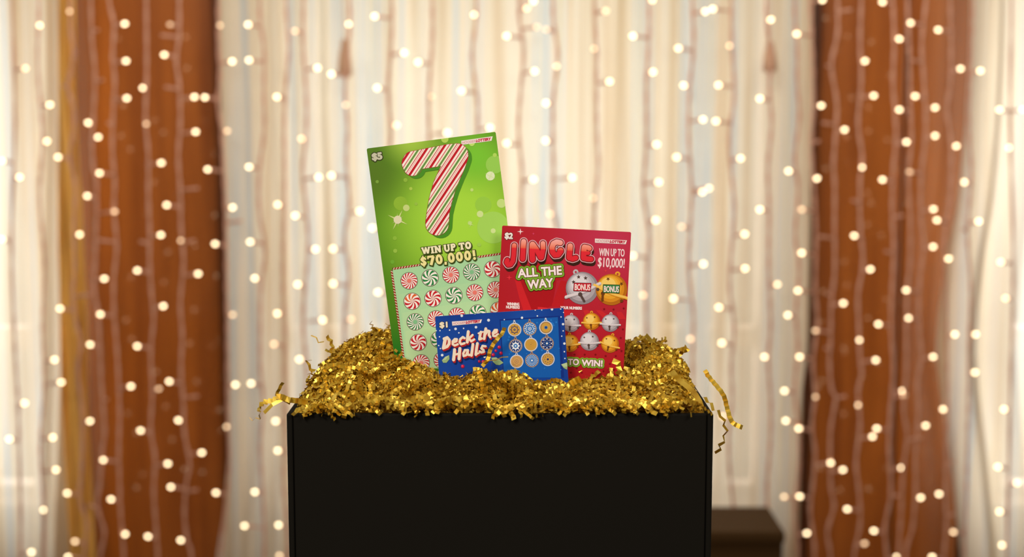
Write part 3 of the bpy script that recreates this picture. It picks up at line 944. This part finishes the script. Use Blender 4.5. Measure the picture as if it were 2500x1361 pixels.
# soft printed lights
G.begin()
lights = [(978,497,17,(140,182,52)),(992,508,8,(196,212,130)),(1197,430,11,(222,232,190)),(1224,497,11,(196,222,130)),(1172,523,8,(206,226,150)),(1204,564,6,(206,226,150)),(1147,545,5,(190,220,130)),
          (1152,464,4,(190,220,120)),(1003,461,4,(170,200,80)),(1208,379,5,(176,214,96)),(921,444,4,(120,160,60)),(990,440,5,(140,180,60)),(1086,340,9,(176,210,90)),(1152,350,7,(190,222,110)),(965,613,5,(150,190,70)),(964,582,5,(140,184,60)),(1016,498,4,(150,190,70)),(1170,598,5,(160,205,80)),(958,640,5,(110,170,50)),
          (1180,500,20,(152,204,70))]
for x, y, r, c in lights:
    G.disc(x, y, r, ink(c), 1 if r > 15 else 2, 24)
G.disc(1208, 402, 22, ink((150,204,84)), 1, 40)
G.disc(1204, 556, 39, ink((164,212,92)), 1.6, 48)
for (x, y, r, n, c) in ((971,537,27,4,(206,218,140)),(971,537,17,6,(204,210,146)),(1150,548,9,4,(200,226,140)),(1197,430,15,4,(214,230,170))):
    G.star(x, y, r, r*0.14, n, ink(c), 3, 0.45)
G.disc(971, 537, 10, ink((222, 216, 180)), 4)
G.end('background_print')
# the seven
Z1 = lambda x, y: (880 + x * 380 / 1668.0, 310 + y * 310 / 1361.0)
seven_top = [Z1(x, y) for x, y in ((560,425),(545,390),(560,365),(640,350),(800,322),(950,298),(1040,292))]
seven_leg = [Z1(x, y) for x, y in ((1042,310),(1010,400),(960,500),(900,640),(860,780),(835,900),(822,1040))]
def seven(dx, dy, grow, m_, ly):
    rt = [23.5, 23.5, 24, 24, 25, 26, 26.5]; rl = [26.5, 27, 28, 29, 28.5, 28, 29]
    for pts, rr in ((seven_top, rt), (seven_leg, rl)):
        for (p, q, r, r2) in zip(pts, pts[1:], rr, rr[1:]):
            G.capsule((p[0]+dx, p[1]+dy), (q[0]+dx, q[1]+dy), r*0.97+grow, m_, ly, r2*0.97+grow, n=12)
G.begin()
seven(9, 7, 0, ink((72, 140, 34)), 5)
seven(0, 0, 0.9, ink((150, 60, 50)), 6)
seven(0, 0, 0, candy_mat(), 7)
G.end('candy_cane_seven')

# price and logo
G.begin()
G.text('$5', (910, 391), (933, 388), 15.5, ink((196, 194, 170)), 5, bold=1.5, outlines=((3.6, ink((52, 58, 22)), 4),))
G.end('price_lettering')
logo(G, [(1126, 344), (1203, 333), (1200, 344), (1127, 354)])

# slab lettering
def slab(T, glyph, x, y, w, h, ang, hw, mt, ly, grow=0.0, dx=0, dy=0):
    """heavy square-serifed capital in a cell w by h whose lower left corner is (x, y)"""
    ca, sa = math.cos(ang), math.sin(ang)
    def g(u, v):
        return (x + dx + (u*w)*ca + (v*h)*sa, y + dy + (u*w)*sa - (v*h)*ca)
    def S(u0, v0, u1, v1, k=1.0):
        p, q = g(u0, v0), g(u1, v1)
        l = math.hypot(q[0]-p[0], q[1]-p[1]) or 1
        e = grow
        p2 = (p[0]-(q[0]-p[0])/l*e, p[1]-(q[1]-p[1])/l*e); q2 = (q[0]+(q[0]-p[0])/l*e, q[1]+(q[1]-p[1])/l*e)
        T.bar(p2, q2, hw*k + grow, mt, ly)
    def ser(u, v, du=0.2):
        S(u-du, v, u+du, v, 0.55)
    def oval(cx, cy, rx, ry, k=1.0, a0=0, a1=360):
        n = 18
        pr = None
        for i in range(n+1):
            a = math.radians(a0 + (a1-a0)*i/n)
            c_ = (cx + rx*math.cos(a), cy + ry*math.sin(a))
            if pr: T.capsule(g(*pr), g(*c_), hw*k + grow, mt, ly, n=4)
            pr = c_
    b0, t0 = 0.07, 0.93
    if glyph == 'W':
        for a, c_ in (((.1, t0), (.3, b0)), ((.3, b0), (.5, t0)), ((.5, t0), (.7, b0)), ((.7, b0), (.9, t0))): S(*a, *c_, 0.85)
        ser(.1, t0, .14); ser(.9, t0, .14); ser(.5, t0, .1)
    elif glyph == 'I': S(.5, 0, .5, 1); ser(.5, b0, .42); ser(.5, t0, .42)
    elif glyph == 'N':
        S(.2, 0, .2, 1, .85); S(.8, 0, .8, 1, .85); S(.2, t0, .8, b0, .95); ser(.2, b0); ser(.15, t0); ser(.8, t0)
    elif glyph == 'U':
        S(.22, .35, .22, 1); S(.78, .35, .78, 1, .8); oval(.5, .38, .28, .3, .85, 180, 360); ser(.22, t0); ser(.78, t0)
    elif glyph == 'P':
        S(.25, 0, .25, 1); oval(.52, .72, .24, .2, .85); S(.25, .93, .55, .93, .6); S(.25, .5, .55, .5, .6); ser(.28, b0, .24); ser(.2, t0, .14)
    elif glyph == 'T': S(.5, 0, .5, 1); S(.05, .9, .95, .9, .75); ser(.5, b0, .26); S(.1, .98, .1, .68, .5); S(.9, .98, .9, .68, .5)
    elif glyph in 'O0': oval(.5, .5, .33 if glyph == 'O' else .28, .4)
    elif glyph == '7': S(.1, .9, .92, .9, .85); S(.86, .9, .42, 0, 1.1); S(.14, .98, .14, .66, .5)
    elif glyph == '$':
        pts = [(.8, .72), (.62, .86), (.38, .86), (.22, .7), (.4, .54), (.62, .46), (.78, .3), (.62, .13), (.38, .13), (.18, .28)]
        for p, q in zip(pts, pts[1:]): T.capsule(g(*p), g(*q), hw*.8 + grow, mt, ly, n=4)
        S(.5, -.1, .5, 1.1, .45)
    elif glyph == ',': S(.5, .16, .4, -.16, .9)
    elif glyph == '!': S(.5, .34, .5, 1, 1.0); T.disc(*g(.5, .1), hw*1.15 + grow, mt, ly, 12)

def slab_line(T, glyphs, p0, p1, h, hw, layers):
    ang = math.atan2(p1[1]-p0[1], p1[0]-p0[0])
    tot = sum(w for c_, w in glyphs)
    ln = math.hypot(p1[0]-p0[0], p1[1]-p0[1])
    for mt, ly, grow, dx, dy in layers:
        s = 0.0
        for c_, w in glyphs:
            if c_ != ' ':
                slab(T, c_, p0[0] + math.cos(ang)*s, p0[1] + math.sin(ang)*s, w/tot*ln*0.96, h, ang, hw, mt, ly, grow, dx, dy)
            s += w/tot*ln

DKG = ink((58, 74, 18))
G.begin()
lay = lambda c1, c2: [(DKG, 9, 1.7, 1.5, 1.8), (DKG, 9, 1.5, 0, 0), (c1, 10, 0, 0, 0)]
slab_line(G, [('W', 1.35), ('I', .62), ('N', 1.1), (' ', .35), ('U', 1.05), ('P', .95), (' ', .35), ('T', 1.0), ('O', 1.0)], (1031, 622), (1152, 607), 17, 2.6, lay(ink((240, 232, 196)), None))
slab_line(G, [('$', .9), ('7', 1.0), ('0', 1.02), (',', .5), ('0', 1.02), ('0', 1.02), ('0', 1.02), ('!', .6)], (1027, 651), (1165, 633), 23, 3.2, lay(ink((238, 226, 156)), None))
G.end('prize_lettering')

# play area with its rope border
G.begin()
PA = ink((168, 214, 164)); PB = ink((196, 226, 168))
G.poly([(957,664),(960,658),(966,655),(1222,620),(1240,760),(1240,895),(988,895)], PA, 2)
for k in range(5):
    G.poly([(966+8*k,668+45*k+6),(1230,632+45*k),(1238,900),(994,900)], ink((168+6*k, 214+2*k, 164+1*k)), 2.2+0.3*k)
def rope(p, q):
    G.bar(p, q, 2.6, ink((104, 70, 40)), 4)
    l = math.hypot(q[0]-p[0], q[1]-p[1]); ux, uy = (q[0]-p[0])/l, (q[1]-p[1])/l
    s, i = 2.0, 0
    while s < l - 3:
        a = (p[0]+ux*s - uy*2.2, p[1]+uy*s + ux*2.2); c_ = (p[0]+ux*(s+3.4) + uy*2.2, p[1]+uy*(s+3.4) - ux*2.2)
        G.bar(a, c_, 0.95, ink((236, 214, 186)) if i % 2 == 0 else ink((176, 40, 40)), 5)
        s += 3.4; i += 1
rope((956, 660), (988, 893)); rope((958, 657), (1026, 647)); rope((1166, 628), (1236, 618))
G.end('play_area')
rows = [['rf', 'gb', 'rf', 'gf', 'rb'], ['ro', 'rb', 'gb', 'rf', 'rf'], ['gf', 'rf', 'rf', 'gb', 'ro'], ['rb', 'gb'], ['rf', 'rf']]
for j, rw in enumerate(rows):
    for i, c_ in enumerate(rw):
        peppermint(G, 999 + 50.9*i + 7.4*j, 686 - 7.1*i + 50.2*j, 20.3, GREEN_ if c_[0] == 'g' else RED, 14 if c_[1] == 'f' else 8, c_[1] == 'o')

# ---- red ticket
def red_bg():
    m = mat('red_print', (180, 22, 34), 0.35, 0, 0.3)
    tc, sp = N(m, 'ShaderNodeTexCoord'), N(m, 'ShaderNodeSeparateXYZ')
    s = N(m, 'ShaderNodeVectorMath', operation='DISTANCE'); s.inputs[1].default_value = (0.085, -0.008, 0)
    L(m, tc.outputs['Object'], s.inputs[0])
    r = ramp(m, [(0.0, (196, 52, 84)), (0.35, (186, 34, 52)), (0.75, (176, 24, 34)), (1.0, (152, 14, 20))])
    mr = N(m, 'ShaderNodeMapRange'); mr.inputs['From Max'].default_value = 0.14
    L(m, s.outputs['Value'], mr.inputs['Value']); L(m, mr.outputs[0], r.inputs[0]); L(m, r.outputs[0], bsdf(m).inputs['Base Color'])
    return m
R = Ticket('scratch_ticket', 'red ticket with bells and puffy lettering, standing right of the green ticket', (1226, 551), (1541, 567), (1216, 765), 1.112, 0.004, 0.150, red_bg())
Z3 = lambda x, y: (1200 + x * 360 / 2042.0, 540 + y * 240 / 1361.0)
Z4 = lambda x, y: (1200 + x * 360 / 2042.0, 720 + y * 240 / 1361.0)
K3 = 360 / 2042.0
R.begin()
for ri, (pts, c_) in enumerate((([(320,800),(400,830),(480,1020),(560,1240),(440,1240),(380,1050)], (206,34,42)), ([(400,830),(480,800),(900,830),(840,1180),(640,1230),(560,1240),(470,1010)], (172,18,28)),
                ([(830,1180),(960,820),(1040,840),(990,1190)], (188,26,34)), ([(640,1190),(760,1200),(860,1260),(640,1260)], (216,44,52)), ([(1000,1230),(1080,1240),(1160,1361),(1000,1361)], (200,34,44)),
                ([(1270,1240),(1330,1230),(1400,1290),(1300,1330)], (206,40,46)), ([(1440,1235),(1520,1240),(1640,1330),(1560,1361)], (206,40,46)), ([(1730,1260),(1800,1260),(1870,1361),(1760,1361)], (204,38,46)),
                ([(560,620),(780,560),(1000,660),(1000,800),(840,830)], (192,22,32)))):
    R.poly([Z3(*p) for p in pts], ink(c_), 0.4 + 0.2*ri)
for x, y in ((1690,205),(1830,190),(1560,200),(1150,830),(1290,830),(1440,830),(1580,850),(1720,850),(1800,780),(1820,480),(1790,600),(1100,1080),(1250,1080),(1400,1090),(1550,1060),(1700,1040),(1180,1020),(1640,960)):
    R.star(*Z4(x, y), 3.4, 1.7, 5, ink((126, 12, 18)), 2)
for x, y, r, c_ in ((400,147,8,(246,216,220)),(580,176,4,(226,70,110)),(245,785,8,(226,50,64)),(1580,690,5,(226,60,70))):
    R.star(*Z3(x, y), r, r*.25, 4, ink(c_), 3)
R.end('background_print')
Z6 = lambda x, y: (1220 + x * 0.1, 560 + y * 0.1)
JING = [
  ([(355,395),(345,520),(340,640),(320,780),(265,860),(205,870),(165,810),(185,755)], 6.0),
  ([(585,300),(575,420),(570,560),(560,720)], 6.7),
  ([(800,370),(790,560),(800,740)], 7.2), ([(810,370),(900,500),(1000,690)], 6.6), ([(1055,345),(1060,480),(1020,690)], 6.2),
  ([(1480,330),(1390,310),(1310,350),(1275,450),(1290,560),(1345,630),(1430,620),(1490,540),(1490,520)], 6.8), ([(1480,525),(1440,520)], 4.0),
  ([(1720,410),(1710,540),(1695,690)], 7.0), ([(1695,700),(1780,725),(1855,700)], 6.5),
  ([(2065,440),(2050,560),(2045,690)], 6.8), ([(2065,430),(2160,450),(2190,470)], 6.2), ([(2060,580),(2160,580)], 5.0), ([(2045,705),(2140,725),(2230,730)], 6.4)]
def jingle_mat():
    m = mat('puffy_letter_print', (226, 40, 54), 0.3, 0, 0.35)
    tc, sp = N(m, 'ShaderNodeTexCoord'), N(m, 'ShaderNodeSeparateXYZ')
    L(m, tc.outputs['Object'], sp.inputs[0])
    # height measured across the lettering, which arches a little
    x0, y0 = R.loc(*Z6(350, 350)); x1, y1 = R.loc(*Z6(350, 640))
    mr = N(m, 'ShaderNodeMapRange')
    mr.inputs['From Min'].default_value, mr.inputs['From Max'].default_value = R.loc(*Z6(1200, 230))[1], R.loc(*Z6(1200, 780))[1]
    r = ramp(m, [(0.0, (246, 176, 176)), (0.26, (244, 150, 130)), (0.47, (236, 96, 72)), (0.50, (226, 44, 56)), (1.0, (222, 40, 54))])
    L(m, sp.outputs['Y'], mr.inputs['Value']); L(m, mr.outputs[0], r.inputs[0]); L(m, r.outputs[0], bsdf(m).inputs['Base Color'])
    return m
R.begin()
DKR, PINKW, MAR = ink((58, 28, 16)), ink((226, 180, 188)), ink((128, 14, 26))
for k in range(1, 7):
    for pts, r in JING:
        R.stroke([Z6(*p) for p in pts], r + 2.6, DKR, 4, -0.5 * k if False else 0.4 * k, 1.35 * k)
jm = jingle_mat()
for grow, m_, ly in ((3.9, PINKW, 5), (2.0, MAR, 6), (0.0, jm, 7)):
    for pts, r in JING:
        R.stroke([Z6(*p) for p in pts], r - 0.4 + grow, m_, ly)
R.end('title_lettering')
R.begin()
LIME, OLV, DK = ink((122, 172, 48)), ink((96, 40, 20)), ink((60, 20, 10))
WT = ink((250, 234, 236))
for s, p, q in (('ALL', (370, 782), (640, 762)), ('THE', (695, 758), (972, 738)), ('WAY', (508, 938), (852, 908))):
    R.text(s, Z3(*p), Z3(*q), 118*K3, WT, 11, bold=1.0, outlines=((7.4, ink((64, 20, 12)), 8), (6.5, LIME, 9), (2.4, OLV, 10)))
R.end('subtitle_lettering')
R.begin()
for s, p, q, cp in (('WIN UP TO', (1490, 480), (1838, 492), 102), ('$10,000!', (1472, 630), (1838, 650), 128)):
    R.text(s, Z3(*p), Z3(*q), cp*K3, ink((248, 214, 218)), 4, bold=0.5)
R.end('prize_lettering')
R.begin()
R.text('$2', Z3(186, 238), Z3(288, 246), 76*K3, ink((240, 232, 226)), 4, bold=1.2, outlines=((2.4, ink((96, 24, 24)), 3),))
R.end('price_lettering')
logo(R, [Z3(1432, 243), Z3(1876, 268), Z3(1858, 322), Z3(1432, 300)])
R.begin()
R.text('WINNING', Z3(215, 1165), Z3(382, 1172), 38*K3, WT, 4, bold=0.4)
R.text('NUMBERS', Z3(203, 1210), Z3(388, 1216), 38*K3, WT, 4, bold=0.4)
R.text('YOUR NUMBERS', Z3(955, 1218), Z3(1250, 1228), 38*K3, WT, 4, bold=0.4)
R.end('caption_lettering')
R.begin()
for s, p, q in (('TO', (1060, 968), (1205, 974)), ('WIN!', (1250, 980), (1532, 992))):
    R.text(s, Z4(*p), Z4(*q), 82*K3, WT, 11, bold=0.9, outlines=((5.4, LIME, 9), (2.0, OLV, 10)))
R.end('caption_lettering')

def bell(T, cx, cy, r, gold, tilt, stars, slot, label=None):
    """printed jingle bell: ball, belt, star holes and slot"""
    if gold:
        tones = [(184, 108, 22), (218, 142, 32), (234, 166, 46), (240, 184, 66), (248, 208, 110)]; dk = ink((112, 62, 18)); bl = ink((244, 196, 92))
    else:
        tones = [(146, 136, 144), (176, 166, 174), (194, 186, 194), (208, 202, 210), (224, 220, 226)]; dk = ink((84, 66, 62)); bl = ink((222, 212, 218))
    T.begin()
    ca, sa = math.cos(tilt), math.sin(tilt)
    g = lambda u, v: (cx + r*(u*ca - v*sa), cy + r*(u*sa + v*ca))
    T.ring(*g(0.0, -1.06), r*0.06, r*0.17, ink(tones[2]), 4, 16)
    for k, c_ in enumerate(tones):
        T.disc(cx - r*0.05*k, cy - r*0.07*k, r*(1.0 - 0.13*k), ink(c_), 5+k, 32)
    pts = [g(-1.12, .12)] + [g(-1.0 + 2.0*i/10, 0.12 + 0.10*math.sin(math.pi*i/10)) for i in range(11)] + [g(1.12, .12)]
    T.stroke(pts, r*0.095, ink(tones[1]), 10, 0, r*0.04)
    T.stroke(pts, r*0.075, bl, 11)
    for u, v in stars:
        T.star(*g(u, v), r*0.13, r*0.06, 5, dk, 10, tilt - 1.3)
    (u0, v0), (u1, v1) = slot
    T.disc(*g(u0, v0), r*0.13, dk, 12, 14)
    T.capsule(g(u0, v0), g(u1, v1), r*0.07, dk, 12)
    T.star(*g(0.86, 0.42), r*0.10, r*0.09, 8, dk, 12)
    T.end('bell', label)
bell(R, *Z3(1255, 930), 226*K3, False, -0.38, [(-.35, -.55), (.42, -.5), (.05, -.72)], ((-.25, .3), (-.18, .78)), 'large silver bell')
bell(R, *Z3(1660, 950), 218*K3, True, 0.38, [(-.45, -.55), (.45, -.58)], ((-.42, .42), (-.28, .85)), 'large gold bell')
bl = [((1098, 398), 120, 0, .08), ((1385, 370), 120, 1, 0), ((1645, 392), 122, 0, .06), ((1085, 672), 122, 1, -.05), ((1355, 645), 130, 0, 0), ((1640, 680), 124, 1, .30)]
for c_, r, gd, tl in bl:
    bell(R, *Z4(*c_), r*K3, bool(gd), tl, [(-.55, -.42), (.35, -.5)], ((-.08, .4), (-.05, .75)))
R.begin()
for (x0, y0, x1, y1, c_, lab) in ((1132, 852, 1382, 978, (196, 20, 40), 0), (1536, 876, 1778, 1004, (44, 124, 62), 1)):
    R.poly([Z3(x0+8, y0), Z3(x1, y0+6), Z3(x1-8, y1), Z3(x0, y1-8)], ink((70, 20, 20)), 13)
    R.poly([Z3(x0+12, y0+6), Z3(x1-5, y0+11), Z3(x1-12, y1-6), Z3(x0+6, y1-13)], ink(c_), 14)
    R.text('BONUS', Z3(x0+20, y1-24), Z3(x1-18, y1-18), 82*K3, ink((250, 226, 224)), 15, bold=0.45)
R.end('bonus_lettering')

# ---- blue ticket
def blue_bg():
    m = mat('blue_print', (16, 62, 150), 0.35, 0, 0.3)
    tc, no = N(m, 'ShaderNodeTexCoord'), N(m, 'ShaderNodeTexNoise')
    no.inputs['Scale'].default_value = 22
    r = ramp(m, [(0.35, (12, 52, 140)), (0.7, (22, 74, 166))])
    L(m, tc.outputs['Object'], no.inputs['Vector']); L(m, no.outputs[0], r.inputs[0]); L(m, r.outputs[0], bsdf(m).inputs['Base Color'])
    return m
Bt = Ticket('scratch_ticket', 'small blue ticket with round ornaments, in front of the green and red ones', (1062, 773), (1376, 752), (1070, 886), 1.094, 0.003, 0.080, blue_bg())
Z5 = lambda x, y: (1040 + x * 360 / 2227.0, 740 + y * 220 / 1361.0)
K5 = 360 / 2227.0
Bt.begin()
for x, y, r in ((540,195,20),(740,163,10),(945,262,22),(755,368,20),(447,393,20),(357,412,11),(568,386,11),(497,453,11),(212,420,10),(205,513,10),(192,645,10),(218,690,10),(155,420,9),(245,790,20),(885,815,18),(1450,225,18),(1682,198,11),
                (1650,108,10),(1748,108,9),(1903,97,19),(2035,93,10),(2078,145,9),(2040,213,10),(2070,322,18),(2072,423,10),(2050,503,10),(2090,615,18),(2090,738,11),(2098,840,10),(1183,253,9)):
    Bt.disc(*Z5(x, y), r*K5, ink((232, 236, 244)) if r < 19 else ink((222, 228, 240)), 3, 14)
for pts in ([(240,870),(290,815),(350,790),(355,850),(310,905),(260,905)], [(985,830),(1060,822),(1130,870),(1170,905),(1110,940),(1060,935),(1010,890)], [(2040,930),(2130,900),(2140,960),(2130,1010),(2080,985)]):
    Bt.poly([Z5(*p) for p in pts], ink((150, 178, 126)), 5)
    Bt.poly([Z5(*p) for p in (pts[0], pts[1], pts[2], ((pts[0][0]+pts[3][0])/2, (pts[0][1]+pts[3][1])/2))], ink((182, 204, 156)), 6)
for x, y, r in ((1105,670,26),(1055,725,21),(1132,760,26),(1015,785,26),(865,890,28),(805,885,20),(555,960,28)):
    Bt.disc(*Z5(x, y), r*K5, ink((166, 16, 56)), 5, 16); Bt.disc(*Z5(x-4, y-5), r*.72*K5, ink((206, 34, 78)), 6, 14); Bt.disc(*Z5(x-8, y-9), r*.25*K5, ink((244, 130, 150)), 7, 10)
Bt.end('snow_and_berry_print')
Bt.begin()
Bt.text('$1', Z5(212, 372), Z5(322, 366), 78*K5, ink((238, 226, 200)), 5, bold=1.1, outlines=((2.2, ink((40, 36, 50)), 4),))
Bt.end('price_lettering')
logo(Bt, [Z5(392, 283), Z5(846, 250), Z5(828, 304), Z5(398, 344)], 4)
Z7 = lambda x, y: (1060 + x * 180 / 1750.0, 770 + y * 140 / 1361.0)
DECK = [
 ([(265,560),(245,660),(225,770)], 4.2), ([(235,560),(310,530),(360,590),(355,680),(310,745),(215,785)], 3.5),
 ([(440,650),(530,620),(540,570),(490,565),(440,620),(440,690),(490,720),(560,690)], 2.7),
 ([(720,545),(680,520),(620,570),(605,640),(640,690),(720,665)], 2.9),
 ([(810,390),(795,500),(785,640)], 3.6), ([(910,470),(860,520),(820,550),(880,620),(950,575)], 2.8),
 ([(1110,400),(1085,500),(1075,570),(1120,555)], 3.3), ([(1050,430),(1160,395)], 2.0),
 ([(1225,320),(1205,430),(1185,560)], 3.4), ([(1210,460),(1270,370),(1310,380),(1300,470),(1330,520)], 3.0),
 ([(1400,440),(1480,400),(1490,350),(1440,350),(1395,420),(1400,490),(1450,500),(1515,455)], 2.7),
 ([(485,820),(475,930),(460,1060)], 3.8), ([(610,790),(600,900),(590,1035)], 3.8), ([(480,940),(600,910)], 2.6),
 ([(800,830),(730,830),(690,910),(700,970),(760,950),(800,840)], 2.8), ([(800,830),(790,930),(840,945)], 3.0),
 ([(920,690),(905,800),(885,955)], 3.4), ([(1025,670),(1005,790),(990,935)], 3.4), ([(990,930),(1060,900)], 2.2),
 ([(1220,740),(1150,730),(1120,790),(1170,825),(1180,870),(1120,885),(1080,860)], 2.9)]
Bt.begin()
for k in range(1, 6):
    for pts, r in DECK:
        Bt.stroke([Z7(*p) for p in pts], r + 0.1, ink((10, 34, 96)), 7, 1.0*k, 1.2*k + 1.4)
for k in range(1, 5):
    for pts, r in DECK:
        Bt.stroke([Z7(*p) for p in pts], r, ink((182, 34, 30)), 8, 0.5*k, 1.0*k)
for pts, r in DECK:
    Bt.stroke([Z7(*p) for p in pts], r, ink((240, 222, 202)), 9)
Bt.end('title_lettering')
Bt.begin()
Bt.poly([Z5(1110, 250), Z5(2020, 195), Z5(2085, 1130), Z5(1170, 1130)], ink((12, 46, 132)), 1)
Bt.poly([Z5(1130, 272), Z5(1992, 215), Z5(2040, 1130), Z5(1180, 1130)], ink((18, 92, 178)), 2)
rb = random.Random(9)
for k in range(34):
    u, v = rb.random(), rb.random()
    Bt.disc(*Z5(1160 + 840*u + 40*v, 300 + 760*v - 50*u), rb.uniform(8, 20)*K5, ink((36, 120, 204)), 3, 10)
Bt.end('play_area')
GOLDI, SILV, BRZ, NAVY, BLU, WH = ink((206, 158, 70)), ink((206, 210, 226)), ink((172, 138, 116)), ink((22, 44, 112)), ink((40, 112, 190)), ink((232, 238, 246))
def ornament(cx, cy, kind):
    r = 103*K5
    T = Bt
    rim = SILV if kind in (0, 2, 4, 6, 8) else BRZ
    T.begin()
    T.poly([(cx-0.24*r-0.4, cy-0.95*r), (cx-0.12*r, cy-1.3*r), (cx+0.08*r, cy-1.3*r), (cx+0.24*r-0.4, cy-0.95*r)], rim, 4)
    T.disc(cx-0.05*r, cy-1.3*r, 0.13*r, rim, 4, 12)
    T.disc(cx-0.03*r, cy-1.08*r, 0.09*r, NAVY, 5, 10)
    T.disc(cx, cy, r, rim, 5, 36)
    inner = {0: GOLDI, 1: SILV, 2: GOLDI, 3: SILV, 4: GOLDI, 5: NAVY, 6: ink((206, 158, 92)), 7: BLU, 8: GOLDI}[kind]
    T.disc(cx, cy, 0.86*r, inner, 6, 36)
    def petals(n, ra, w, m_, ly, off=0.0, l=0.12):
        for i in range(n):
            a = 2*math.pi*(i+off)/n
            T.capsule((cx+(ra-l)*r*math.cos(a), cy+(ra-l)*r*math.sin(a)), (cx+(ra+l)*r*math.cos(a), cy+(ra+l)*r*math.sin(a)), w*r, m_, ly, n=4)
    if kind == 0:
        T.star(cx, cy, .66*r, .46*r, 8, NAVY, 7); T.star(cx, cy, .50*r, .36*r, 8, GOLDI, 8); T.disc(cx, cy, .16*r, NAVY, 9, 12); T.disc(cx, cy, .07*r, GOLDI, 10, 8)
    elif kind == 1:
        T.disc(cx, cy, .84*r, BLU, 7, 30); petals(16, .76, .05, WH, 8, l=.05); T.star(cx, cy, .74*r, .5*r, 8, WH, 8); T.star(cx, cy, .58*r, .42*r, 8, BLU, 9); T.ring(cx, cy, .2*r, .28*r, WH, 10, 16); T.disc(cx, cy, .1*r, WH, 10, 10)
    elif kind == 2:
        petals(24, .76, .03, NAVY, 7, l=.05); T.disc(cx, cy, .24*r, BLU, 7, 16); T.disc(cx, cy, .12*r, NAVY, 8, 12)
    elif kind == 3:
        T.disc(cx, cy, .82*r, NAVY, 7, 30); petals(16, .74, .04, SILV, 8, l=.04); T.star(cx, cy, .68*r, .46*r, 8, WH, 8); T.disc(cx, cy, .3*r, BLU, 9, 14); T.disc(cx, cy, .13*r, WH, 10, 10)
    elif kind == 4:
        petals(20, .5, .012, ink((186, 138, 56)), 7, l=.3); T.disc(cx, cy, .07*r, ink((150, 104, 60)), 8, 8)
    elif kind == 5:
        petals(8, .66, .07, WH, 7, l=.05); petals(16, .80, .04, WH, 7, .5, l=.02); T.ring(cx, cy, .26*r, .32*r, BLU, 8, 18); T.disc(cx, cy, .15*r, WH, 8, 12); petals(8, .46, .03, SILV, 7, .5, l=.05)
    elif kind == 6:
        T.star(cx, cy, .74*r, .56*r, 8, ink((156, 116, 100)), 7); T.star(cx, cy, .69*r, .52*r, 8, ink((206, 158, 92)), 8); T.ring(cx, cy, .24*r, .29*r, ink((156, 116, 100)), 9, 18); T.disc(cx, cy, .08*r, ink((156, 116, 100)), 9, 8)
    elif kind == 7:
        petals(20, .74, .035, WH, 7, l=.07); petals(20, .52, .03, WH, 7, .5, l=.05); petals(12, .34, .025, WH, 7, l=.04); T.disc(cx, cy, .14*r, WH, 8, 12)
    elif kind == 8:
        petals(20, .78, .04, NAVY, 7, l=.03); petals(8, .46, .04, NAVY, 7, l=.05); petals(8, .62, .03, NAVY, 7, .5, l=.02); T.star(cx, cy, .2*r, .12*r, 8, NAVY, 8)
    T.end('ornament')
for k, (x, y) in enumerate(((1338,405),(1568,390),(1812,372),(1353,650),(1585,630),(1827,612),(1370,885),(1600,870),(1840,852))):
    ornament(*Z5(x, y), k)
